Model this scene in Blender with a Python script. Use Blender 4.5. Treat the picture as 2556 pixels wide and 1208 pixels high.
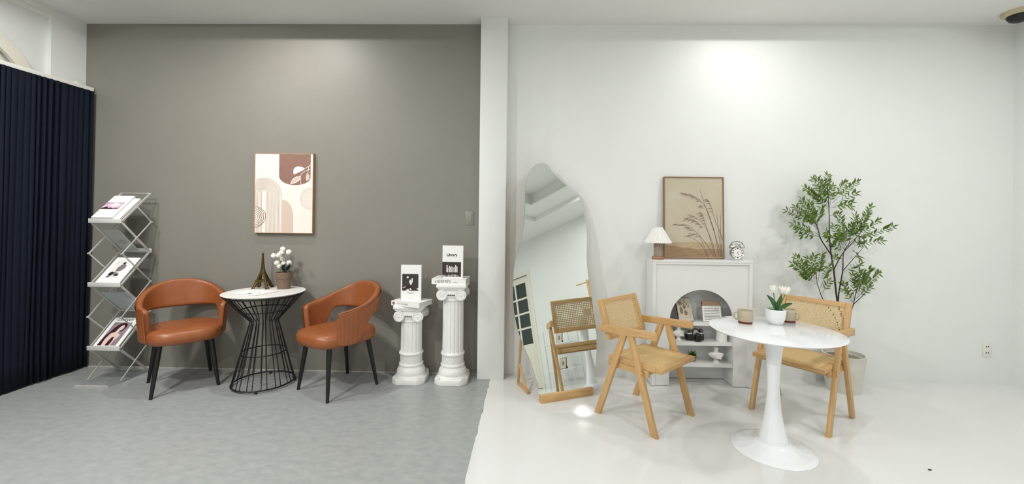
import bpy, bmesh, math, random
from math import sin, cos, pi, radians, sqrt, atan2, tan
from mathutils import Vector, Matrix

for o in list(bpy.data.objects):
    bpy.data.objects.remove(o, do_unlink=True)
S = bpy.context.scene
COL = S.collection
R = random.Random(7)

# ------------------------------------------------------------------ camera
IW, IH = 2556.0, 1208.0
F, PX, PY, RHO, PSI, EYE = 1030.0, 1298.0, 550.0, 0.012, 0.022, 1.362
v_right = Vector((cos(PSI), sin(PSI), 0)); v_fwd = Vector((-sin(PSI), cos(PSI), 0)); v_up = Vector((0, 0, 1))
cam = bpy.data.cameras.new('camera'); cam_o = bpy.data.objects.new('camera', cam); COL.objects.link(cam_o)
cr = v_right * cos(RHO) + v_up * sin(RHO); cu = v_up * cos(RHO) - v_right * sin(RHO)
m = Matrix((cr, cu, -v_fwd)).transposed().to_4x4(); m.translation = Vector((0, 0, EYE))
cam_o.matrix_world = m
cam.sensor_fit = 'HORIZONTAL'; cam.sensor_width = 36; cam.lens = 36 * F / IW
cam.shift_x = (IW / 2 - PX) / IW; cam.shift_y = (PY - IH / 2) / IW
cam.clip_start = 0.02; cam.clip_end = 60
S.camera = cam_o

# ------------------------------------------------------------------ world, exposure, large lights
w = bpy.data.worlds.new('night'); S.world = w; w.use_nodes = True
w.node_tree.nodes['Background'].inputs[0].default_value = (0.02, 0.025, 0.03, 1)
w.node_tree.nodes['Background'].inputs[1].default_value = 0.5
S.view_settings.view_transform = 'Standard'; S.view_settings.look = 'None'
S.view_settings.exposure = 0.2; S.view_settings.gamma = 1.0; S.view_settings.use_curve_mapping = False
LAMP_COL = (1.0, 0.997, 0.985)
# ceiling lamps: x, y, emitter size, watts (built further down with their housings)
LAMPS = [(1.81, 2.965, .05, 7.5, 'spot lamp on the ceiling tray in front of the white wall'),
         (-1.98, 2.965, .05, 15, 'spot lamp on the ceiling tray in front of the grey wall'),
         (3.16, 1.85, .24, 20, 'square panel lamp on the right strip of the ceiling tray'),
         (-3.16, 1.85, .24, 38, 'square panel lamp on the left strip of the ceiling tray'),
         (1.7, .53, .24, 18, 'square panel lamp on the near strip, right of the camera'),
         (-2.3, .53, .24, 60, 'square panel lamp on the near strip, left of the camera'),
         (1.7, -1.6, .24, 20, 'square panel lamp added for fill on the low ceiling by the door'),  # unseen lamp added behind the camera as fill light
         (-1.7, -1.6, .24, 42, 'square panel lamp added for fill on the low ceiling away from the door')]  # second added lamp out of view, fills the left half

def ray(u, v):
    u -= PX; v -= PY
    x = (u * cos(RHO) + v * sin(RHO)) / F; y = (-u * sin(RHO) + v * cos(RHO)) / F
    return x * v_right + v_fwd - y * v_up
CAM = Vector((0, 0, EYE))
def onZ(u, v, z=0.0): d = ray(u, v); return CAM + d * ((z - EYE) / d.z)
def onY(u, v, y): d = ray(u, v); return CAM + d * (y / d.y)
def onX(u, v, x): d = ray(u, v); return CAM + d * (x / d.x)

# ------------------------------------------------------------------ materials
def srgb(h):
    if isinstance(h, str):
        h = h.lstrip('#'); c = [int(h[i:i + 2], 16) / 255 for i in (0, 2, 4)]
    else: c = [x / 255 for x in h]
    return tuple(x / 12.92 if x <= .04045 else ((x + .055) / 1.055) ** 2.4 for x in c)
def mat(name, col, rough=.5, metal=0, var=0, vscale=6, bump=0, bscale=40, stretch=(1, 1, 1), spec=.5, rnd=0, coat=0, detail=4, col2=None, sub=0):
    mt = bpy.data.materials.new(name); mt.use_nodes = True
    nt = mt.node_tree; N = nt.nodes; L = nt.links; b = N['Principled BSDF']
    c = srgb(col) if not isinstance(col, tuple) else col
    b.inputs['Base Color'].default_value = (*c, 1); b.inputs['Roughness'].default_value = rough
    b.inputs['Metallic'].default_value = metal; b.inputs['Specular IOR Level'].default_value = spec
    if coat: b.inputs['Coat Weight'].default_value = coat; b.inputs['Coat Roughness'].default_value = .08
    tc = mp = None
    if var or bump or col2:
        tc = N.new('ShaderNodeTexCoord'); mp = N.new('ShaderNodeMapping'); mp.inputs['Scale'].default_value = stretch
        L.new(tc.outputs['Object'], mp.inputs['Vector'])
    out = None
    if var or col2:
        nz = N.new('ShaderNodeTexNoise'); nz.inputs['Scale'].default_value = vscale; nz.inputs['Detail'].default_value = detail
        nz.inputs['Roughness'].default_value = .6
        L.new(mp.outputs[0], nz.inputs['Vector'])
        mx = N.new('ShaderNodeMix'); mx.data_type = 'RGBA'
        cr = N.new('ShaderNodeMapRange'); cr.inputs[1].default_value = .3; cr.inputs[2].default_value = .7
        L.new(nz.outputs['Fac'], cr.inputs[0]); L.new(cr.outputs[0], mx.inputs['Factor'])
        a = srgb(col2) if col2 else tuple(x * (1 - var) for x in c)
        e = c if col2 else tuple(min(1, x * (1 + var)) for x in c)
        mx.inputs[6].default_value = (*a, 1); mx.inputs[7].default_value = (*e, 1)
        out = mx.outputs[2]
    if rnd:
        oi = N.new('ShaderNodeObjectInfo'); hs = N.new('ShaderNodeHueSaturation')
        mr = N.new('ShaderNodeMapRange'); mr.inputs[3].default_value = 1 - rnd; mr.inputs[4].default_value = 1 + rnd
        L.new(oi.outputs['Random'], mr.inputs[0]); L.new(mr.outputs[0], hs.inputs['Value'])
        if out: L.new(out, hs.inputs['Color'])
        else: hs.inputs['Color'].default_value = (*c, 1)
        out = hs.outputs[0]
    if out: L.new(out, b.inputs['Base Color'])
    if bump:
        n2 = N.new('ShaderNodeTexNoise'); n2.inputs['Scale'].default_value = bscale; n2.inputs['Detail'].default_value = 5
        L.new(mp.outputs[0], n2.inputs['Vector'])
        bp = N.new('ShaderNodeBump'); bp.inputs['Strength'].default_value = bump; bp.inputs['Distance'].default_value = .01
        L.new(n2.outputs['Fac'], bp.inputs['Height']); L.new(bp.outputs[0], b.inputs['Normal'])
    return mt
def glassy(name, tint, gloss=.08, op=0.0, rough=.03):
    mt = bpy.data.materials.new(name); mt.use_nodes = True
    nt = mt.node_tree; N = nt.nodes; L = nt.links; N.clear()
    o = N.new('ShaderNodeOutputMaterial'); t = N.new('ShaderNodeBsdfTransparent'); g = N.new('ShaderNodeBsdfGlossy')
    d = N.new('ShaderNodeBsdfDiffuse'); m1 = N.new('ShaderNodeMixShader'); m2 = N.new('ShaderNodeMixShader')
    t.inputs[0].default_value = (*tint, 1); g.inputs['Roughness'].default_value = rough
    d.inputs[0].default_value = (.8, .82, .82, 1)
    m1.inputs[0].default_value = gloss; m2.inputs[0].default_value = op
    L.new(t.outputs[0], m1.inputs[1]); L.new(g.outputs[0], m1.inputs[2])
    L.new(m1.outputs[0], m2.inputs[1]); L.new(d.outputs[0], m2.inputs[2]); L.new(m2.outputs[0], o.inputs[0])
    return mt
def emis(name, col, st):
    mt = mat(name, col); b = mt.node_tree.nodes['Principled BSDF']
    b.inputs['Emission Color'].default_value = (*col, 1); b.inputs['Emission Strength'].default_value = st
    return mt

M = {}
M['wall_grey'] = mat('grey wall paint', '#87837a', .5, var=.035, vscale=1.6, bump=.06, bscale=220, spec=.35)
M['wall_white'] = mat('white wall paint', '#e7e9e6', .45, var=.012, vscale=2.5, bump=.05, bscale=200, spec=.4)
M['skirt'] = mat('pale filler strip', '#b9b7b0', .5, var=.15, vscale=9)
M['ceiling'] = mat('white ceiling paint', '#eae9e6', .8, var=.01, vscale=3)
M['trim'] = mat('white trim paint', '#e8e7e0', .45)
M['floor_grey'] = mat('grey concrete floor', '#a6a8a5', .34, col2='#949796', vscale=15, bump=.10, bscale=26, spec=.45, detail=8, stretch=(1, 1.6, 1))
M['floor_white'] = mat('white epoxy floor', '#dedfdd', .10, var=.012, vscale=3, bump=.018, bscale=55, spec=.5)
M['navy'] = mat('navy curtain cloth', '#0e1522', .85, var=.12, vscale=60, bump=.1, bscale=300, spec=.2)
M['leather'] = mat('tan leather', '#94552f', .36, var=.09, vscale=22, bump=.07, bscale=160, spec=.5)
M['leather_dark'] = mat('dark tan piping', '#7d4826', .45)
M['black'] = mat('black metal', '#0c0c0d', .42)
M['black_gloss'] = mat('black plastic', '#0a0a0b', .28)
M['alu'] = mat('brushed aluminium', '#cfcdc8', .4, metal=.35, var=.05, vscale=30)
M['lip'] = mat('satin silver lip', '#dcdad5', .35, metal=.15)
M['silver'] = mat('silver metal', '#c9c9c8', .25, metal=.85)
M['acrylic'] = glassy('clear acrylic', (.95, .96, .96), .05, .03)
M['glass'] = glassy('window glass', (.35, .4, .4), .12, 0)
M['top_white'] = mat('white table top', '#eceae6', .3)
M['gloss_white'] = mat('glossy white lacquer', '#eef0f2', .14, coat=.4)
M['plaster'] = mat('white plaster', '#efefec', .55, bump=.03, bscale=120)
M['plaster_relief'] = mat('white plaster with floral relief', '#ecebe8', .6, bump=.55, bscale=75)
M['paper'] = mat('white paper', '#f2f1ee', .5)
M['paper_grey'] = mat('page edges', '#cfcdc8', .7, var=.08, vscale=4, stretch=(1, 1, 120))
M['ink'] = mat('black ink', '#141414', .5)
M['ink_grey'] = mat('grey ink', '#8b8a89', .5)
M['ink_red'] = mat('dark red ink', '#8c1d38', .5)
M['oak'] = mat('light oak', '#d3ae7a', .42, col2='#ba905c', vscale=5, stretch=(26, 26, 1.4), bump=.05, bscale=14)
M['oak_pale'] = mat('pale oak', '#cda273', .42, col2='#b78550', vscale=5, stretch=(1.4, 26, 26))
M['cane'] = mat('woven cane', '#d8b981', .5, var=.16, vscale=70, bump=.3, bscale=400)
M['cane_back'] = mat('cane backing', '#c4a05a', .6, var=.22, vscale=160, bump=.5, bscale=350)
M['panel_white'] = mat('white laminate', '#e6e7e6', .35)
M['bronze'] = mat('antique bronze', '#5b4a26', .38, metal=.75, var=.3, vscale=60)
M['clay'] = mat('brown clay', '#76614f', .75, var=.1, vscale=14)
M['soil'] = mat('soil', '#4d4238', .95, var=.4, vscale=60, bump=.8, bscale=90)
M['gravel'] = mat('grey gravel', '#8d857c', .9, var=.45, vscale=70, bump=1, bscale=80)
M['petal'] = mat('white petals', '#f3f1e6', .6)
M['stem_brown'] = mat('thin brown stem', '#7a6256', .7)
M['stem_dark'] = mat('dark trunk bark', '#33261f', .8, var=.3, vscale=40)
M['leaf'] = mat('green leaflet', '#576f17', .45, rnd=.45)
M['leaf_dark'] = mat('dark green leaf', '#1f5a1c', .4, rnd=.25)
M['leaf_deep'] = mat('deep green leaf', '#22382a', .5, rnd=.25)
M['moss'] = mat('green moss', '#3f5a22', .9, var=.4, vscale=80)
M['pot'] = mat('pale concrete pot', '#dad7cd', .7, var=.05, vscale=9)
M['mug'] = mat('beige stoneware', '#b9ac93', .4, var=.05, vscale=30)
M['mug_band'] = mat('raw red clay', '#6b2a20', .7)
M['mirror'] = mat('mirror silver', (.86, .90, .88), .0, metal=1)
M['mirror_edge'] = mat('mirror cut edge', '#6f7d78', .15)
M['frame_wood'] = mat('brown frame wood', '#8a6448', .5, var=.1, vscale=20)
M['frame_gold'] = mat('pale wood frame', '#a98462', .45, var=.1, vscale=20)
M['frame_dark'] = mat('dark picture frame', '#2d2018', .45)
M['canvas'] = mat('cream canvas', '#f0e6dc', .7, var=.02, vscale=12)
M['a_brown'] = mat('mauve brown print', '#8e6a5c', .7, var=.1, vscale=40)
M['a_line'] = mat('brown line print', '#a98b7c', .7)
M['a_line_dark'] = mat('dark brown line print', '#7c5a4c', .7)
M['a_line_light'] = mat('pale brown line print', '#cdb8aa', .7)
M['a_tan'] = mat('tan print', '#d5bfae', .7)
M['a_white'] = mat('white print', '#fbf7f2', .6)
M['p_sky'] = mat('sepia sky print', '#c4bba6', .55, col2='#bdb198', vscale=4)
M['p_mid'] = mat('sepia haze print', '#bca98a', .55, col2='#a99374', vscale=14, stretch=(1, 1, 3))
M['p_low'] = mat('sepia field print', '#8f7358', .55, col2='#a68a68', vscale=16, stretch=(.6, 1, 4))
M['p_stem'] = mat('sepia grass print', '#6a5442', .6)
M['p_plume'] = mat('sepia plume print', '#8a7a66', .6)
M['lamp_stem'] = mat('taupe ceramic', '#a08c7c', .35, var=.12, vscale=6, stretch=(14, 14, 1))
M['walnut'] = mat('warm brown wood', '#a8795a', .45, var=.12, vscale=9, stretch=(1, 12, 12))
M['shade'] = mat('white pleated paper', '#f6f5f1', .6)
M['kraft'] = mat('brown kraft paper', '#a98a70', .7)
M['sand_print'] = mat('sand print', '#c6bba6', .6)
M['taupe_print'] = mat('taupe print', '#857565', .6)
M['switch'] = mat('grey switch plastic', '#8d8980', .4)
M['outlet'] = mat('white outlet plastic', '#e4e2da', .35)
M['beige_plastic'] = mat('beige plastic', '#cdbf9e', .5)
M['purple_print'] = mat('purple dusk print', '#b98ab0', .5, col2='#e6d2e0', vscale=18)
M['plum_print'] = mat('plum print', '#38101f', .5)
M['skin_print'] = mat('pale skin tone print', '#e2c4ba', .5)
M['mauve_print'] = mat('mauve grey print', '#8f8088', .5, var=.1, vscale=12)
M['photo_dark'] = mat('dark photo print', '#332c2a', .5, var=.25, vscale=14)
M['photo_mid'] = mat('grey photo print', '#7b7876', .5, var=.2, vscale=20)
M['photo_light'] = mat('light photo print', '#e7e0dc', .5, var=.06, vscale=20)
M['door'] = mat('cream door paint', '#e6e2d2', .4)
M['night'] = mat('dark night beyond glass', '#2f3a37', .25)
M['lamp_body'] = mat('white lamp housing', '#f0f0ee', .4)
M['lens'] = emis('lamp lens', (1, .98, .94), 6.0)

# ------------------------------------------------------------------ helpers
def tag(o, label=None, cat=None, group=None, kind=None):
    if label: o['label'] = label
    if cat: o['category'] = cat
    if group: o['group'] = group
    if kind: o['kind'] = kind
    return o
def thing(name, label, cat, loc=(0, 0, 0), rotz=0, group=None):
    o = bpy.data.objects.new(name, None); COL.objects.link(o)
    o.empty_display_size = .1; o.location = loc; o.rotation_euler = (0, 0, rotz)
    return tag(o, label, cat, group)
def link(name, me, parent=None, mtx=None):
    o = bpy.data.objects.new(name, me); COL.objects.link(o)
    if parent: o.parent = parent
    if mtx is not None: o.matrix_local = mtx
    return o
def copy_tree(o, parent=None):
    c = o.copy(); COL.objects.link(c)
    if parent: c.parent = parent; c.matrix_parent_inverse = o.matrix_parent_inverse.copy()
    for ch in o.children: copy_tree(ch, c)
    return c
def frame_from(z, xhint=Vector((1, 0, 0))):
    z = Vector(z).normalized(); x = Vector(xhint); x = x - z * x.dot(z)
    if x.length < 1e-5: x = Vector((0, 1, 0)) - z * z.y
    x.normalize(); y = z.cross(x)
    return x, y, z
class MB:
    def __init__(s): s.v = []; s.f = []
    def add(s, vs, fs):
        n = len(s.v); s.v += [tuple(q) for q in vs]; s.f += [tuple(i + n for i in f) for f in fs]; return s
    def box(s, x0, x1, y0, y1, z0, z1, mtx=None):
        vs = [Vector((x, y, z)) for z in (z0, z1) for y in (y0, y1) for x in (x0, x1)]
        if mtx: vs = [mtx @ q for q in vs]
        return s.add(vs, [(0, 2, 3, 1), (4, 5, 7, 6), (0, 1, 5, 4), (2, 6, 7, 3), (0, 4, 6, 2), (1, 3, 7, 5)])
    def bar(s, a, b, w, t, hint=(1, 0, 0), w2=None, t2=None):
        a = Vector(a); b = Vector(b); x, y, z = frame_from(b - a, Vector(hint))
        w2 = w if w2 is None else w2; t2 = t if t2 is None else t2
        vs = [p + x * sx * ww / 2 + y * sy * tt / 2 for p, ww, tt in ((a, w, t), (b, w2, t2)) for sy in (-1, 1) for sx in (-1, 1)]
        return s.add(vs, [(0, 2, 3, 1), (4, 5, 7, 6), (0, 1, 5, 4), (2, 6, 7, 3), (0, 4, 6, 2), (1, 3, 7, 5)])
    def cyl(s, a, b, r0, r1=None, n=12, cap=True):
        return s.tube([a, b], [r0, r0 if r1 is None else r1], n, cap)
    def tube(s, pts, r, n=8, cap=True, closed=False):
        pts = [Vector(q) for q in pts]; k = len(pts)
        rr = r if isinstance(r, (list, tuple)) else [r] * k
        base = len(s.v); x = None; vs = []
        for i in range(k):
            if closed: d = pts[(i + 1) % k] - pts[i - 1]
            else: d = pts[min(i + 1, k - 1)] - pts[max(i - 1, 0)]
            d.normalize()
            if x is None: x, y, _ = frame_from(d, Vector((.31, .2, .9)))
            else:
                x = x - d * x.dot(d); x.normalize(); y = d.cross(x)
            for j in range(n):
                a = 2 * pi * j / n; vs.append(pts[i] + (x * cos(a) + y * sin(a)) * rr[i])
        fs = []
        for i in range(k if closed else k - 1):
            i2 = (i + 1) % k
            for j in range(n):
                fs.append((i * n + j, i * n + (j + 1) % n, i2 * n + (j + 1) % n, i2 * n + j))
        if cap and not closed:
            fs.append(tuple(range(n - 1, -1, -1))); fs.append(tuple((k - 1) * n + j for j in range(n)))
        return s.add(vs, fs)
    def lathe(s, prof, n=32, c=(0, 0, 0), axis=None, sx=1, sy=1, rfun=None):
        c = Vector(c); vs = []; fs = []; k = len(prof)
        if axis is None: x, y, z = Vector((1, 0, 0)), Vector((0, 1, 0)), Vector((0, 0, 1))
        else: x, y, z = frame_from(axis)
        for r, h in prof:
            for j in range(n):
                a = 2 * pi * j / n; q = r * (rfun(a, h) if rfun else 1)
                vs.append(c + x * cos(a) * q * sx + y * sin(a) * q * sy + z * h)
        for i in range(k - 1):
            for j in range(n):
                fs.append((i * n + j, i * n + (j + 1) % n, (i + 1) * n + (j + 1) % n, (i + 1) * n + j))
        if prof[0][0] > 1e-6: fs.append(tuple(range(n - 1, -1, -1)))
        if prof[-1][0] > 1e-6: fs.append(tuple((k - 1) * n + j for j in range(n)))
        return s.add(vs, fs)
    def plate(s, poly, fr, off=0, th=.0):
        O, U, V, N = fr; a = [O + U * p[0] + V * p[1] + N * off for p in poly]; n = len(a)
        if not th: return s.add(a, [tuple(range(n))])
        b = [q - N * th for q in a]
        return s.add(a + b, [tuple(range(n)), tuple(range(2 * n - 1, n - 1, -1))] + [(i, i + n, (i + 1) % n + n, (i + 1) % n) for i in range(n)])
    def ribbon(s, pts, wd, fr, off=0):
        O, U, V, N = fr; k = len(pts); vs = []
        for i, p in enumerate(pts):
            a = pts[max(i - 1, 0)]; b = pts[min(i + 1, k - 1)]
            dx, dy = b[0] - a[0], b[1] - a[1]; l = sqrt(dx * dx + dy * dy) or 1
            ww = wd[i] if isinstance(wd, (list, tuple)) else wd
            nx, ny = -dy / l * ww / 2, dx / l * ww / 2
            vs += [O + U * (p[0] + nx) + V * (p[1] + ny) + N * off, O + U * (p[0] - nx) + V * (p[1] - ny) + N * off]
        return s.add(vs, [(2 * i, 2 * i + 1, 2 * i + 3, 2 * i + 2) for i in range(k - 1)])
    def ball(s, c, r, n=10, m_=7, sc=(1, 1, 1)):
        c = Vector(c); vs = [c + Vector((0, 0, -r * sc[2]))]
        for i in range(1, m_):
            t = pi * i / m_
            for j in range(n):
                a = 2 * pi * j / n
                vs.append(c + Vector((sin(t) * cos(a) * r * sc[0], sin(t) * sin(a) * r * sc[1], -cos(t) * r * sc[2])))
        vs.append(c + Vector((0, 0, r * sc[2]))); fs = []
        for j in range(n): fs.append((0, 1 + (j + 1) % n, 1 + j))
        for i in range(m_ - 2):
            for j in range(n):
                fs.append((1 + i * n + j, 1 + i * n + (j + 1) % n, 1 + (i + 1) * n + (j + 1) % n, 1 + (i + 1) * n + j))
        e = len(vs) - 1
        for j in range(n): fs.append((e, 1 + (m_ - 2) * n + j, 1 + (m_ - 2) * n + (j + 1) % n))
        return s.add(vs, fs)
    def mesh(s, name, mt, smooth=False, bev=0, seg=2, fix=True):
        me = bpy.data.meshes.new(name); me.from_pydata(s.v, [], s.f)
        bm = bmesh.new(); bm.from_mesh(me)
        if fix: bmesh.ops.recalc_face_normals(bm, faces=bm.faces)
        if bev:
            es = [e for e in bm.edges if len(e.link_faces) == 2 and e.calc_face_angle(0) > .5]
            bmesh.ops.bevel(bm, geom=es, offset=bev, segments=seg, affect='EDGES', profile=.5)
        bm.to_mesh(me); bm.free()
        if mt: me.materials.append(mt if not isinstance(mt, str) else M[mt])
        if smooth:
            me.polygons.foreach_set('use_smooth', [True] * len(me.polygons))
            try: me.set_sharp_from_angle(angle=radians(smooth if smooth is not True else 40))
            except Exception: pass
        me.update()
        return me
    def build(s, name, mt, parent=None, smooth=False, bev=0, seg=2, mtx=None, fix=True):
        return link(name, s.mesh(name, mt, smooth, bev, seg, fix), parent, mtx)
def rod(name, a, b, w_, t_, mt, parent, hint=(1, 0, 0), bev=.003, cutz=None):
    """rectangular bar whose mesh runs along its own z axis, so the grain follows the bar"""
    a = Vector(a); b = Vector(b); x, y, z = frame_from(b - a, Vector(hint)); L = (b - a).length
    mm = Matrix((x, y, z)).transposed().to_4x4(); mm.translation = a
    return MB().box(-w_ / 2, w_ / 2, -t_ / 2, t_ / 2, 0, L).build(name, mt, parent, True, bev, 2, mm)
def text(name, s_, size, mt, parent, fr, a, b, sx=1.0, off=.0008, bold=0):
    cu_ = bpy.data.curves.new(name, 'FONT'); cu_.body = s_; cu_.size = size; cu_.resolution_u = 2; cu_.align_x = 'CENTER'
    cu_.offset = bold
    to = bpy.data.objects.new(name, cu_); COL.objects.link(to)
    dg = bpy.context.evaluated_depsgraph_get(); me = bpy.data.meshes.new_from_object(to.evaluated_get(dg))
    bpy.data.objects.remove(to, do_unlink=True); bpy.data.curves.remove(cu_)
    O, U, V, N = fr
    for q in me.vertices:
        q.co = O + U * (a + q.co.x * sx) + V * (b + q.co.y) + N * off
    me.materials.clear(); me.materials.append(M[mt])
    return link(name, me, parent)
def arc(cx, cy, r, a0, a1, n=16, ry=None):
    ry = r if ry is None else ry
    return [(cx + r * cos(radians(a0 + (a1 - a0) * i / n)), cy + ry * sin(radians(a0 + (a1 - a0) * i / n))) for i in range(n + 1)]
def catmull(p, n=5, keep=()):
    res = []; k = len(p)
    for i in range(k):
        if i in keep: res.append(p[i]); continue
        a, b, c, d = p[i - 1], p[i], p[(i + 1) % k], p[(i + 2) % k]
        for j in range(n):
            u = j / n
            res.append(tuple(.5 * ((2 * b[q]) + (-a[q] + c[q]) * u + (2 * a[q] - 5 * b[q] + 4 * c[q] - d[q]) * u * u + (-a[q] + 3 * b[q] - 3 * c[q] + d[q]) * u ** 3) for q in range(len(b))))
    return res
def opencurve(p, n=4): return catmull(list(p) + list(p)[::-1], n)[:n * len(p) - (n - 1)]
def smooth01(t): t = max(0, min(1, t)); return t * t * (3 - 2 * t)
def sup(a, e):
    return (abs(cos(a)) ** e * (1 if cos(a) >= 0 else -1), abs(sin(a)) ** e * (1 if sin(a) >= 0 else -1))
VX, VY, VZ = Vector((1, 0, 0)), Vector((0, 1, 0)), Vector((0, 0, 1))

# ------------------------------------------------------------------ the room
XL, XR, YB, YF, ZC = -4.05, 4.15, 3.635, -3.0, 3.088
def struct(name, mb, mt, **k): return tag(mb.build(name, mt, **k), kind='structure')
mb = MB().box(XL - .1, -.315, YF, YB + .05, -.12, 0)
struct('floor_left', mb, 'floor_grey')
edge = [(-.315 + R.uniform(-.004, .004), YF + (YB + .02 - YF) * i / 160) for i in range(161)]
poly = edge + [(XR + .05, YB + .02), (XR + .05, YF)]
struct('floor_right', MB().plate(poly, (Vector((0, 0, 0)), VX, VY, VZ), .003, .12), 'floor_white')
struct('wall_back_left', MB().box(XL - .1, -.30, YB, YB + .15, -.1, 3.5), 'wall_grey')
struct('wall_back_right', MB().box(-.30, XR + .15, YB, YB + .15, -.1, 3.5), 'wall_white')
struct('baseboard_back', MB().box(XL + .05, -.43, YB - .005, YB, 0, .007), 'skirt')
struct('trim_1', MB().box(-.43, -.2, 3.512, YB, 0, ZC), 'wall_white', bev=.004, smooth=True)
struct('wall_front', MB().box(XL - .1, XR + .15, YF - .15, YF, -.1, 3.5), 'wall_white')
# left wall with a pilaster in the corner and an arched window
struct('trim_2', MB().box(XL - .02, -4.01, 3.36, YB, 0, ZC), 'wall_white')
WY, WZ, WR = 2.79, 2.29, .44            # arched window: centre along y, spring height, radius
pts = [(YF, -.1), (YB, -.1), (YB, 3.5), (YF, 3.5)]
fr_l = (Vector((XL, 0, 0)), VY, VZ, VX)
hole = [(WY - WR, .9)] + [(WY + WR * cos(t), WZ + WR * sin(t)) for t in [pi - pi * i / 24 for i in range(25)]] + [(WY + WR, .9)]
bm = MB()
left = [(YF, -.1), (YF, 3.5), (WY, 3.5)] + [q for q in hole[:14] if q[0] <= WY + 1e-6][::-1] + [(WY - WR, -.1)]
right = [(YB, -.1), (WY + WR, -.1)] + [q for q in hole[13:]][::-1] + [(WY, WZ + WR), (WY, 3.5), (YB, 3.5)]
bm.plate(left, fr_l, 0, .15); bm.plate(right, fr_l, 0, .15)
bm.box(XL - .15, XL, WY - WR, WY + WR, -.1, .9)
struct('wall_left', bm, 'wall_white')
win = tag(MB().box(XL - .03, XL + .02, WY - WR - .02, WY + WR + .02, .86, .9).build('window_1', 'trim'), kind='structure')
def archpts(r, z0): return [(WY - r, z0)] + [(WY + r * cos(t), WZ + r * sin(t)) for t in [pi - pi * i / 24 for i in range(25)]] + [(WY + r, z0)]
def archframe(r0, r1, x0, x1):
    a = archpts(r0, .9); b = archpts(r1, .9); n = len(a); vs = []
    for x in (x0, x1): vs += [Vector((x, *q)) for q in a] + [Vector((x, *q)) for q in b]
    fs = []
    for i in range(n - 1):
        fs += [(i, i + 1, n + i + 1, n + i), (2 * n + i, 2 * n + i + 1, 3 * n + i + 1, 3 * n + i), (i, i + 1, 2 * n + i + 1, 2 * n + i), (n + i, n + i + 1, 3 * n + i + 1, 3 * n + i)]
    return MB().add(vs, fs)
archframe(WR + .07, WR - .02, XL, XL + .03).build('window_frame', 'door', win, 30)
archframe(WR - .02, WR - .08, XL - .08, XL - .03).build('sash', 'door', win, 30)
for k in range(2):
    MB().box(XL - .075, XL - .04, WY - .15 + k * .3 - .015, WY - .15 + k * .3 + .015, .9, WZ + sqrt(WR ** 2 - .04) - .03).build('muntin', 'door', win)
MB().box(XL - .075, XL - .04, WY - WR + .03, WY + WR - .03, WZ - .02, WZ + .02).build('muntin', 'door', win)
MB().plate(archpts(WR - .03, .9), (Vector((XL - .06, 0, 0)), VY, VZ, VX), 0, .004).build('pane', 'glass', win)
struct('trim_3', MB().box(XL, XL + .05, YF, 3.36, ZC - .045, ZC).box(XL, XL + .025, YF, 3.36, ZC - .085, ZC - .045), 'trim')
# right wall with a glazed door
DY0, DY1, DH = -1.75, -.80, 2.36
struct('wall_right', MB().box(XR, XR + .15, DY1, YB + .1, -.1, 3.5).box(XR, XR + .15, YF, DY0, -.1, 3.5).box(XR, XR + .15, DY0, DY1, DH, 3.5), 'wall_white')
mb = MB()
c0, c1, rz = DY0 + .13, DY1 - .13, [.92, 1.24, 1.56, 1.88, 2.20]
ym = (c0 + c1) / 2
mb.box(XR + .03, XR + .07, DY0 + .03, c0, .01, DH).box(XR + .03, XR + .07, c1, DY1 - .03, .01, DH)
mb.box(XR + .03, XR + .07, c0, c1, .01, .90).box(XR + .03, XR + .07, c0, c1, 2.22, DH)
door = struct('door_1', mb, 'door')
MB().box(XR - .015, XR + .03, DY0 - .07, DY0, 0, DH + .07).box(XR - .015, XR + .03, DY1, DY1 + .07, 0, DH + .07).box(XR - .015, XR + .03, DY0, DY1, DH, DH + .07).build('door_frame', 'door', door)
MB().box(XR + .025, XR + .032, c0 + .02, c1 - .02, .15, .78).build('panel', 'door', door, bev=.003)
MB().box(XR + .033, XR + .067, ym - .022, ym + .022, .9, 2.22).build('muntin', 'door', door)
for z in rz[1:-1]: MB().box(XR + .035, XR + .065, c0, c1, z - .02, z + .02).build('muntin', 'door', door)
for i in range(4):
    for a, b in ((c0, ym - .022), (ym + .022, c1)):
        MB().box(XR + .05, XR + .056, a, b, rz[i] - .02, rz[i + 1] + .02).build('pane', 'night', door)
MB().cyl((XR - .02, DY0 + .09, 1.0), (XR + .03, DY0 + .09, 1.0), .012).tube([(XR - .02, DY0 + .09, 1.0), (XR - .02, DY0 + .19, 1.0)], .009).build('handle', 'silver', door, True)
# stepped tray ceiling
O0, O1, P0, P1 = -3.45, 3.45, .30, 3.20
I0, I1, J0, J1 = -2.92, 2.92, .75, 2.72
Z1, Z2 = 3.177, 3.36
def ringq(mb, a, b, z):   # flat ring between rectangles a (outer) and b (inner)
    A = [(a[0], a[2]), (a[1], a[2]), (a[1], a[3]), (a[0], a[3])]; B = [(b[0], b[2]), (b[1], b[2]), (b[1], b[3]), (b[0], b[3])]
    mb.add([(*q, z) for q in A + B], [(i, (i + 1) % 4, 4 + (i + 1) % 4, 4 + i) for i in range(4)])
def riser(mb, a, z0, z1):
    A = [(a[0], a[2]), (a[1], a[2]), (a[1], a[3]), (a[0], a[3])]
    mb.add([(*q, z0) for q in A] + [(*q, z1) for q in A], [(i, (i + 1) % 4, 4 + (i + 1) % 4, 4 + i) for i in range(4)])
mb = MB(); ringq(mb, (XL - .1, XR + .1, YF, YB + .05), (O0, O1, P0, P1), ZC); riser(mb, (O0, O1, P0, P1), ZC, Z1)
ringq(mb, (O0, O1, P0, P1), (I0, I1, J0, J1), Z1); riser(mb, (I0, I1, J0, J1), Z1, Z2)
mb.add([(I0, J0, Z2), (I1, J0, Z2), (I1, J1, Z2), (I0, J1, Z2)], [(0, 1, 2, 3)])
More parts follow.
